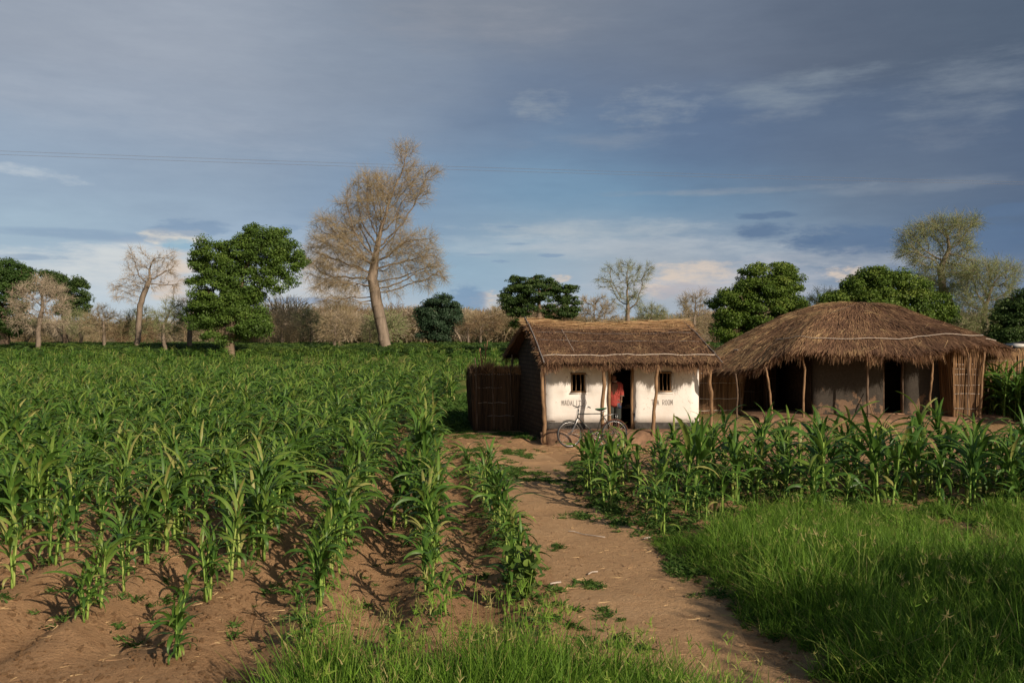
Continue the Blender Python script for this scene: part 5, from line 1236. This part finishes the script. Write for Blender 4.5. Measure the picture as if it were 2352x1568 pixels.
# ------------------------------------------------------------------ trees
def colonize(rng, trunk, attr_pts, step, kill, infl=1e9, iters=120, up=.0):
    pos=[np.array(trunk[0],float)]; par=[-1]
    for p in trunk[1:]:
        p=np.array(p,float); a=pos[-1]; d=np.linalg.norm(p-a); m=max(1,int(round(d/step)))
        for i in range(1,m+1): pos.append(a+(p-a)*i/m+rng.normal(0,step*.06,3)); par.append(len(pos)-2)
    A=np.array(attr_pts); alive=np.ones(len(A),bool)
    Pn=np.array(pos); D=np.linalg.norm(A[:,None]-Pn[None],axis=2); ni=D.argmin(1); nd=D.min(1)
    kids=np.zeros(len(pos)+60000,int); seen={}
    for it in range(iters):
        al=np.where(alive)[0]
        if len(al)==0: break
        Pn=np.array(pos); src=ni[al]; dirs=norm(A[al]-Pn[src]); acc=np.zeros((len(pos),3)); np.add.at(acc,src,dirs); us=np.unique(src)
        new=[]; npar=[]
        for u in us:
            d=acc[u]; l=np.linalg.norm(d)
            if l<1e-3: continue
            d=d/l+np.array([0,0,up])+rng.normal(0,.16,3); d/=np.linalg.norm(d)
            if seen.get(u,0)>=4: continue
            seen[u]=seen.get(u,0)+1; new.append(Pn[u]+d*step); npar.append(u)
        if not new: break
        o=len(pos); pos+=new; par+=npar; NN=np.array(new); D=np.linalg.norm(A[:,None]-NN[None],axis=2); m=D.min(1); k=D.argmin(1); b=m<nd; ni[b]=o+k[b]; nd=np.minimum(nd,m)
        alive&=nd>kill
    return np.array(pos),np.array(par)
def branch_mesh(mb,pos,par,rtip,rtrunk,k=6,ex=2.3):
    n=len(pos); ch=np.zeros(n,int); acc=np.zeros(n); 
    for i in range(n-1,0,-1):
        if acc[i]==0: acc[i]=rtip**ex
        acc[par[i]]+=acc[i]
    cnt=max(acc[0]/rtip**ex,8); ex2=math.log(cnt)/math.log(rtrunk/rtip); r=rtip*(np.maximum(acc/rtip**ex,1))**(1/ex2)
    a=pos[par[1:]]; b=pos[1:]; ra=np.minimum(r[par[1:]],r[1:]*1.35+.0); rb=r[1:]; d=norm(b-a); ref=np.where(np.abs(d[:,2:3])<.9,np.array([[0,0,1.]]),np.array([[1.,0,0]])); u=norm(np.cross(d,ref)); v=np.cross(d,u)
    for kk,sel in ((k,rb>rtip*2.2),(3,rb<=rtip*2.2)):
        if not sel.any(): continue
        aa,bb,uu,vv,ra_,rb_=a[sel]-d[sel]*ra[sel][:,None]*.4,b[sel],u[sel],v[sel],ra[sel],rb[sel]; m=len(aa); V=np.zeros((m,2,kk,3))
        for j in range(kk):
            c,s=math.cos(2*math.pi*j/kk),math.sin(2*math.pi*j/kk); V[:,0,j]=aa+(uu*c+vv*s)*ra_[:,None]; V[:,1,j]=bb+(uu*c+vv*s)*rb_[:,None]
        idx=np.arange(m)*2*kk; Q=np.concatenate([np.stack([idx+j,idx+(j+1)%kk,idx+kk+(j+1)%kk,idx+kk+j],1) for j in range(kk)]); mb.add(V.reshape(-1,3),Q)
    return r
def blob_pts(rng,blobs,Y,n,depth=1.0,shell=0.0):
    """random points in the crown ellipses (x,y,rx,ry[,dy]) of the picture, at distance Y"""
    w=np.array([b[2]*b[3] for b in blobs],float); w/=w.sum(); out=[]
    for b,k in zip(blobs,rng.multinomial(n,w)):
        d=norm(rng.normal(size=(k,3))); r=rng.random(k)**(1/3) if shell==0 else shell+(1-shell)*rng.random(k)
        rx_,ry=b[2]*Y/F,b[3]*Y/F; dp=(rx_*.9+ry*.1)*depth; c=P(b[0],b[1],Y+(b[4] if len(b)>4 else 0)); out.append(np.array(c)+d*r[:,None]*np.array([rx_,dp,ry]))
    return np.concatenate(out)
def bare_tree(name,label,cat,group,Y,trunk,blobs,seed,natt=500,step=.55,rtrunk=.4,rtip=.02,twigs=4,tl=(.5,1.3),tw=.035,mat='twig',bark='bark_pale',droop=0.0,specks=0,depth=.9,shell=0.25,var=(.2,.9)):
    rng=np.random.default_rng(seed); tp=[P(*t,Y) for t in trunk]; base=Vector((tp[0].x,Y,float(gz(tp[0].x,Y))-.1))
    pts=[tuple(base)]+[tuple(p) for p in tp[1:]]; A=blob_pts(rng,blobs,Y,natt,depth,shell); pos,par=colonize(rng,pts,A,step,step*1.3,up=.08)
    R=empty(name,tuple(base),0,label,cat,group); O=np.array(base)
    mb=MB(); r=branch_mesh(mb,pos-O,par,rtip,rtrunk); mb.obj('trunk',M[bark],R,smooth=True)
    thin=np.where(r<rtip*3.0)[0]; thin=thin[thin>0]; src=np.repeat(thin,int(twigs*2.6)); tw=tw*.95; n=len(src); d0=norm(pos[src]-pos[par[src]]); cen=A.mean(0)
    d=d0*.7+norm(pos[src]-cen)*.4+rng.normal(0,.6,(n,3)); T=MB()
    ribbons(pos[src]-O+rng.normal(0,.05,(n,3)),d,rng.uniform(*tl,n),np.full(n,tw)*rng.uniform(.6,1.3,n),rng.normal(0,.5,(n,3))+np.array([0,0,-droop]),3,None,rng.uniform(*var,n),rng,taper=.7,mb=T)
    # second order fuzz
    m=int(n*.9); s2=rng.integers(0,n,m); b=pos[src[s2]]-O+norm(d[s2])*rng.uniform(.2,.8,(m,1))*tl[1]*.6
    ribbons(b,norm(d[s2])+rng.normal(0,.7,(m,3)),rng.uniform(*tl,m)*.6,np.full(m,tw*.8),rng.normal(0,.5,(m,3))+np.array([0,0,-droop]),2,None,rng.uniform(*var,m),rng,taper=.5,mb=T)
    if specks:
        k=int(specks); s3=rng.integers(0,m,k); c=b[s3]+rng.normal(0,.25,(k,3)); leafquads(T,c,rng,(.03,.07),.9)
    T.obj('crown',M[mat],R); return R
def leafquads(mb,c,rng,size,var,out=None):
    n=len(c); nn=norm(rng.normal(size=(n,3))+(0 if out is None else out)); u=norm(np.cross(nn,rng.normal(size=(n,3)))); v=np.cross(nn,u); s=rng.uniform(*size,n)[:,None]
    V=np.stack([c-u*s,c-v*s*.55,c+u*s,c+v*s*.55],1); i=np.arange(n)*4; va=np.repeat(np.broadcast_to(np.asarray(var,float),(n,)),4)
    mb.add(V.reshape(-1,3),np.stack([i,i+1,i+2,i+3],1),var=va)
def leafy_tree(name,label,cat,group,Y,trunk,blobs,seed,mat='leaf_bright',nclump=170,perc=95,cs=.75,ls=(.13,.26),rtrunk=.4,bark='bark',natt=160,step=.8,flat=1.0,depth=.9,shell=.55,inner=.25):
    rng=np.random.default_rng(seed); tp=[P(*t,Y) for t in trunk]; base=Vector((tp[0].x,Y,float(gz(tp[0].x,Y))-.1)); pts=[tuple(base)]+[tuple(p) for p in tp[1:]]
    A=blob_pts(rng,blobs,Y,natt,depth,.3); pos,par=colonize(rng,pts,A,step,step*1.4); R=empty(name,tuple(base),0,label,cat,group); O=np.array(base)
    mb=MB(); branch_mesh(mb,pos-O,par,.04,rtrunk); mb.obj('trunk',M[bark],R,smooth=True)
    ls=(ls[0]*.6,ls[1]*.6); perc=int(perc*2.3); cs=cs*.92; C=blob_pts(rng,blobs,Y,nclump,depth,shell); C=np.concatenate([C,blob_pts(rng,blobs,Y,int(nclump*inner),depth*.8,0)]); T=MB(); cen=A.mean(0)
    for c in C:
        k=int(perc*rng.uniform(.5,1.4)); d=norm(rng.normal(size=(k,3))); sz=cs*rng.uniform(.6,1.35); r=rng.random((k,1))**.45*sz; p=c+d*r*np.array([1.15,1.15,.62*flat]); 
        p[:,2]-=.15*sz*np.abs(rng.normal(size=k))
        o=d*.9+np.array([0,0,.5])+norm(c-cen)*.4; v=np.clip(rng.normal(.5,.13)+.25*(d[:,2])*.5+rng.normal(0,.1,k),0,1); leafquads(T,p-O,rng,ls,v,o)
    T.obj('crown',M[mat],R); return R
def trees():
    G='trees beyond the maize field'
    bare_tree('tall_tree','tallest tree, sparse pale leaning trunk and wide half-bare tan crown','tree',None,115,[(886,803),(880,760),(870,715),(862,680),(856,640),(862,600)],
        [(800,560,95,105),(750,610,60,70),(870,470,85,70),(935,395,32,45),(930,345,32,24),(980,400,38,22),(950,440,45,40),(965,580,52,60),(975,620,50,45),(900,560,60,80),(800,650,70,30),(775,690,60,20),(900,650,45,35),(860,430,70,40)],101,natt=2500,step=.5,rtrunk=.78,rtip=.022,twigs=5,tl=(.8,2.1),tw=.026,mat='twig',specks=13000,droop=.15)
    leafy_tree('green_tree','large bright green dense tree with a short trunk, left of the tallest tree','tree',None,97,[(528,803),(527,780),(530,755),(545,700)],
        [(490,590,48,52),(545,580,42,45),(620,575,60,55),(660,600,38,35),(590,540,38,25),(490,660,52,50),(560,650,45,45),(475,720,48,38),(530,748,82,36),(590,745,40,30),(640,640,40,28),(600,690,30,25),(460,620,28,50),(640,545,28,22),(515,700,50,40),(560,700,30,35)],102,mat='leaf_bright',nclump=450,perc=105,cs=.85,ls=(.12,.25),rtrunk=.62,shell=.6,inner=.15)
    leafy_tree('green_tree','dark green broad tree cut off by the left edge','tree',None,112,[(10,790),(10,740),(0,700)],[(-20,660,75,55),(30,640,55,38),(0,720,60,45),(-70,640,50,45),(20,612,30,18),(15,760,26,20)],103,mat='leaf_mid',nclump=230,perc=90,cs=1.0,ls=(.14,.28),rtrunk=.6)
    leafy_tree('green_tree','dark green tree with drooping right side behind the tan bare tree at far left','tree',None,128,[(150,790),(150,740),(145,690)],[(130,650,36,32),(182,668,22,40),(190,700,12,26),(150,700,28,28),(110,640,25,18)],104,mat='leaf_dark',nclump=120,perc=90,cs=.85,ls=(.14,.28),rtrunk=.4)
    bare_tree('bare_tree','bushy tan bare tree with a pale straight trunk, leftmost bare tree','tree',G,104,[(88,800),(88,760),(92,730),(98,705)],[(95,690,70,50),(60,720,40,45),(130,720,40,45),(95,665,55,30)],105,natt=650,rtrunk=.3,mat='twig_grey',twigs=5,specks=3500,tl=(.5,1.3),tw=.03)
    bare_tree('bare_tree','tall crooked bare tree with drooping crown, just left of the bright green tree','tree',G,112,[(316,800),(318,750),(322,700),(330,675),(345,640)],[(310,610,28,48),(350,605,30,28),(385,600,28,26),(290,655,35,22),(270,670,22,18),(340,640,40,30),(400,650,22,30),(305,580,14,20)],106,natt=520,rtrunk=.35,mat='twig_grey',twigs=5,droop=.7,specks=1500,tw=.03)
    small=[(383,806,375,745,[(385,735,42,38),(400,710,30,26)],'twig_green','small olive tree with a pale trunk standing forward before the tree line, left',101,.24),
     (318,800,316,750,[(310,745,35,30),(330,730,25,22)],'twig_green','small olive scrub tree under the tall crooked bare tree',118,.22),
     (437,800,436,735,[(430,720,26,35),(445,745,22,24)],'twig_grey','dark-trunked thin tree touching the left flank of the bright green tree',108,.3),
     (240,800,238,740,[(235,735,45,32),(215,750,30,25)],'twig','rounded tan shrubby tree in the gap right of the leftmost bare tree',116,.22),
     (185,800,186,750,[(180,745,36,32)],'twig_green','low olive shrubby tree close right of the leftmost bare tree',122,.2),
     (650,800,648,750,[(645,750,45,32),(620,765,26,20)],'twig','tan leafless shrub tree right of the bright green tree',124,.22),
     (715,800,715,745,[(712,745,38,36),(700,730,26,20)],'twig_green','olive-grey shrub tree between the bright green and tallest trees',132,.22),
     (770,803,768,750,[(775,750,50,40),(800,745,30,25)],'twig','tan spreading shrub tree just left of the tallest trunk',112,.22),
     (850,790,850,760,[(858,765,26,26)],'twig_green','dark olive bush right behind the tallest trunk',126,.2),
     (1105,790,1104,755,[(1100,750,48,26),(1130,745,30,22)],'twig_rust','rust-brown bare bush between the small grey-green tree and the umbrella tree',121,.2),
     (1075,790,1075,750,[(1085,735,45,18),(1150,720,30,18)],'twig','pale tan bush crown behind the rust-brown bush',135,.2),
     (1375,790,1375,745,[(1375,715,42,38),(1345,735,30,26)],'twig','tan bush tree behind the left part of the tea room roof',126,.22),
     (1440,790,1442,700,[(1400,640,32,28),(1440,640,50,42),(1475,625,32,28),(1445,690,45,30),(1425,612,30,15)],'twig_green','slender sparse grey-green tree standing tall behind the tea room roof',110,.28),
     (1495,790,1495,740,[(1495,722,38,22)],'twig_green','low olive bush between the sparse tree and the tan tree behind the tea room',130,.2),
     (1595,800,1595,730,[(1592,705,42,36),(1600,740,38,36),(1610,685,22,18)],'twig','tan feathery tree left of the two-lobed mango tree',100,.25),
     (1880,780,1880,720,[(1885,690,38,24),(1860,705,20,20)],'twig_green','pale thin tree crown showing in the gap between the two mango trees',92,.2)]
    for k,(bx,by,tx,ty,bl,mt,lb,Y,rt) in enumerate(small):
        big='slender' in lb
        bare_tree('bare_tree',lb,'tree',G,Y,[(bx,by),(tx,(by+ty)/2),(tx,ty)],bl,200+k,natt=420 if big else 330,step=.55,rtrunk=rt,mat=mt,twigs=7 if not big else 5,tl=(.5,1.3) if not big else (.4,1.1),specks=2200 if mt=='twig_green' else 900,tw=.032)
    leafy_tree('green_tree','small round grey-green tree right of the tallest tree','tree',None,122,[(1003,792),(1002,770),(1005,745)],[(1010,705,45,30),(985,720,28,34),(1035,725,28,30),(1005,745,38,30),(985,765,22,16),(1015,768,24,14)],107,mat='leaf_grey',nclump=150,perc=85,cs=.85,ls=(.14,.27),rtrunk=.35)
    leafy_tree('green_tree','dark green umbrella-shaped tree just left above the tea room roof','tree',None,92,[(1238,790),(1237,745),(1240,715)],[(1215,650,45,24),(1180,680,34,26),(1240,665,70,28),(1290,670,38,26),(1170,705,28,24),(1305,705,28,24),(1205,705,40,20),(1275,715,35,18),(1185,738,20,14)],108,mat='leaf_dark',nclump=200,perc=95,cs=.62,ls=(.1,.2),rtrunk=.4,flat=.6)
    leafy_tree('mango_tree','dense two-lobed mango tree between the two thatched roofs','tree',None,70,[(1745,800),(1745,760),(1745,730)],[(1765,635,72,34),(1765,665,75,40),(1690,700,60,42),(1770,720,85,50),(1700,750,62,42),(1770,770,60,30),(1690,680,40,24),(1820,735,38,50)],109,mat='leaf_mango',nclump=340,perc=105,cs=.62,ls=(.09,.19),rtrunk=.4,shell=.72,inner=.25)
    leafy_tree('mango_tree','wide mango tree with rounded crown directly behind the large hut roof','tree',None,64,[(2010,800),(2010,760),(2010,720)],[(2000,670,62,45),(2060,660,70,38),(1940,700,60,35),(2100,700,60,45),(2155,705,38,32),(2020,720,120,45),(2020,632,40,18),(2170,725,26,26)],110,mat='leaf_mango',nclump=360,perc=105,cs=.58,ls=(.08,.18),rtrunk=.4,shell=.72,inner=.25)
    leafy_tree('green_tree','dark ivy-like green tree cut off by the right edge','tree',None,60,[(2330,800),(2330,760),(2330,730)],[(2335,720,42,50),(2318,760,45,45),(2380,730,60,70),(2305,785,34,26)],111,mat='leaf_dark',nclump=190,perc=100,cs=.55,ls=(.08,.17),rtrunk=.3,shell=.7)
    bare_tree('bare_tree','tall windswept half-bare tree rising at the right above the large hut','tree',G,82,[(2205,790),(2190,720),(2165,660),(2160,620),(2180,570)],[(2110,545,45,32),(2160,525,55,28),(2215,515,36,22),(2100,580,40,28),(2150,600,50,30),(2200,600,45,60),(2150,650,55,40),(2190,560,40,30)],112,natt=1300,step=.42,rtrunk=.36,mat='twig_green',twigs=6,specks=14000,tl=(.5,1.6),tw=.024,droop=.3)
    bare_tree('bare_tree','broad half-bare tree low at the right between windswept tree and ivy-green tree','tree',G,78,[(2262,795),(2262,740),(2262,700)],[(2250,640,52,40),(2295,635,45,38),(2230,700,50,42),(2285,690,45,40),(2215,740,40,30),(2265,740,45,30),(2325,640,22,25)],113,natt=1100,step=.45,rtrunk=.28,mat='twig_green',twigs=6,specks=9000,tl=(.5,1.6),tw=.024)
    # far thicket behind, no tree of it can be told apart
    rg=np.random.default_rng(55); src=[]
    for k,mt in enumerate(('twig','twig_grey','twig_green','twig_rust','twig')):  # twig colours lightened to stand in for haze over the distance
        mb=MB(); n=1900; d=norm(rg.normal(size=(n,3))*np.array([1,1,.8])+np.array([0,0,.3])); c=np.array([0,0,.55])+d*(rg.random((n,1))**.5)*np.array([.5,.5,.42]); 
        ribbons(c,d+rg.normal(0,.5,(n,3))+np.array([0,0,.3]),rg.uniform(.06,.16,n),np.full(n,.009),rg.normal(0,.5,(n,3)),2,None,rg.uniform(.1,1,n),rg,taper=.5,mb=mb)
        for j in range(9):
            a=rg.uniform(0,6.28); mb.tube([(0,0,0),(.1*math.cos(a),.1*math.sin(a),.3),(.3*math.cos(a),.3*math.sin(a),.65)],[.02,.014,.006],4,var=.5)
        if mt=='twig_green': leafquads(mb,np.array([0,0,.55])+norm(rg.normal(size=(1400,3)))*(rg.random((1400,1))**.4)*.45,rg,(.01,.022),.95)
        src.append(mb.mesh('thicket_tree',M[mt]))
    c=src_collection('thicket_sources',src); n=800; y=rg.uniform(138,270,n); x=rg.uniform(-.62,.62,n)*y
    s=rg.uniform(2.0,7.5,n)*(1+1.1*vnoise(x*.05,y*.01))*(y/200)**.3; o=scatter('far_thicket',np.stack([x,y,gz(x,y)],1),np.stack([s*1.3,s*1.3,s],1),c,5,6); tag(o,'far tan and olive thicket along the horizon','thicket',kind='stuff')
    # undergrowth at the foot of the tree line
    n=2200; y=rg.uniform(98,140,n); x=rg.uniform(-.62,.62,n)*y
    mb=MB(); q=1500; d=norm(rg.normal(size=(q,3))); leafquads(mb,np.array([0,0,.4])+d*(rg.random((q,1))**.5)*np.array([.6,.6,.4]),rg,(.03,.07),rg.uniform(0,1,q)); m2=mb.mesh('undergrowth_bush',M['leaf_bright'])
    mb=MB(); d=norm(rg.normal(size=(q,3))); leafquads(mb,np.array([0,0,.4])+d*(rg.random((q,1))**.5)*np.array([.6,.6,.4]),rg,(.03,.07),rg.uniform(0,1,q)); m3=mb.mesh('undergrowth_bush',M['leaf_mid'])
    c=src_collection('undergrowth_sources',[m2,m3]); s=rg.uniform(.5,1.3,n); o=scatter('undergrowth',np.stack([x,y,gz(x,y)],1),np.stack([s*2.0,s*2.0,s],1),c,2,7); tag(o,'low bright green undergrowth at the foot of the tree line','undergrowth',kind='stuff')
    # tree added out of view behind the viewer to shade the lower right grass
    rt=np.random.default_rng(66); R=empty('added_shade_tree',(11.9,-.5,0),0,'small leafy tree added unseen at the right to cast shade','tree')
    mb=MB(); mb.tube([(0,0,-.1),(.1,0,1.8),(-.1,.1,4.2)],[.2,.15,.05],8); mb.obj('trunk',M['bark'],R,smooth=True)
    T=MB()
    for k in range(230):
        d=norm(rt.normal(size=3)); c_=np.array([0,0,4.4])+d*rt.random()**.4*np.array([3.3,3.0,1.9]); d=norm(rt.normal(size=(60,3))); leafquads(T,c_+d*rt.random((60,1))**.5*.45,rt,(.05,.1),rt.uniform(.2,.8))
    T.obj('crown',M['leaf_mid'],R)
trees()
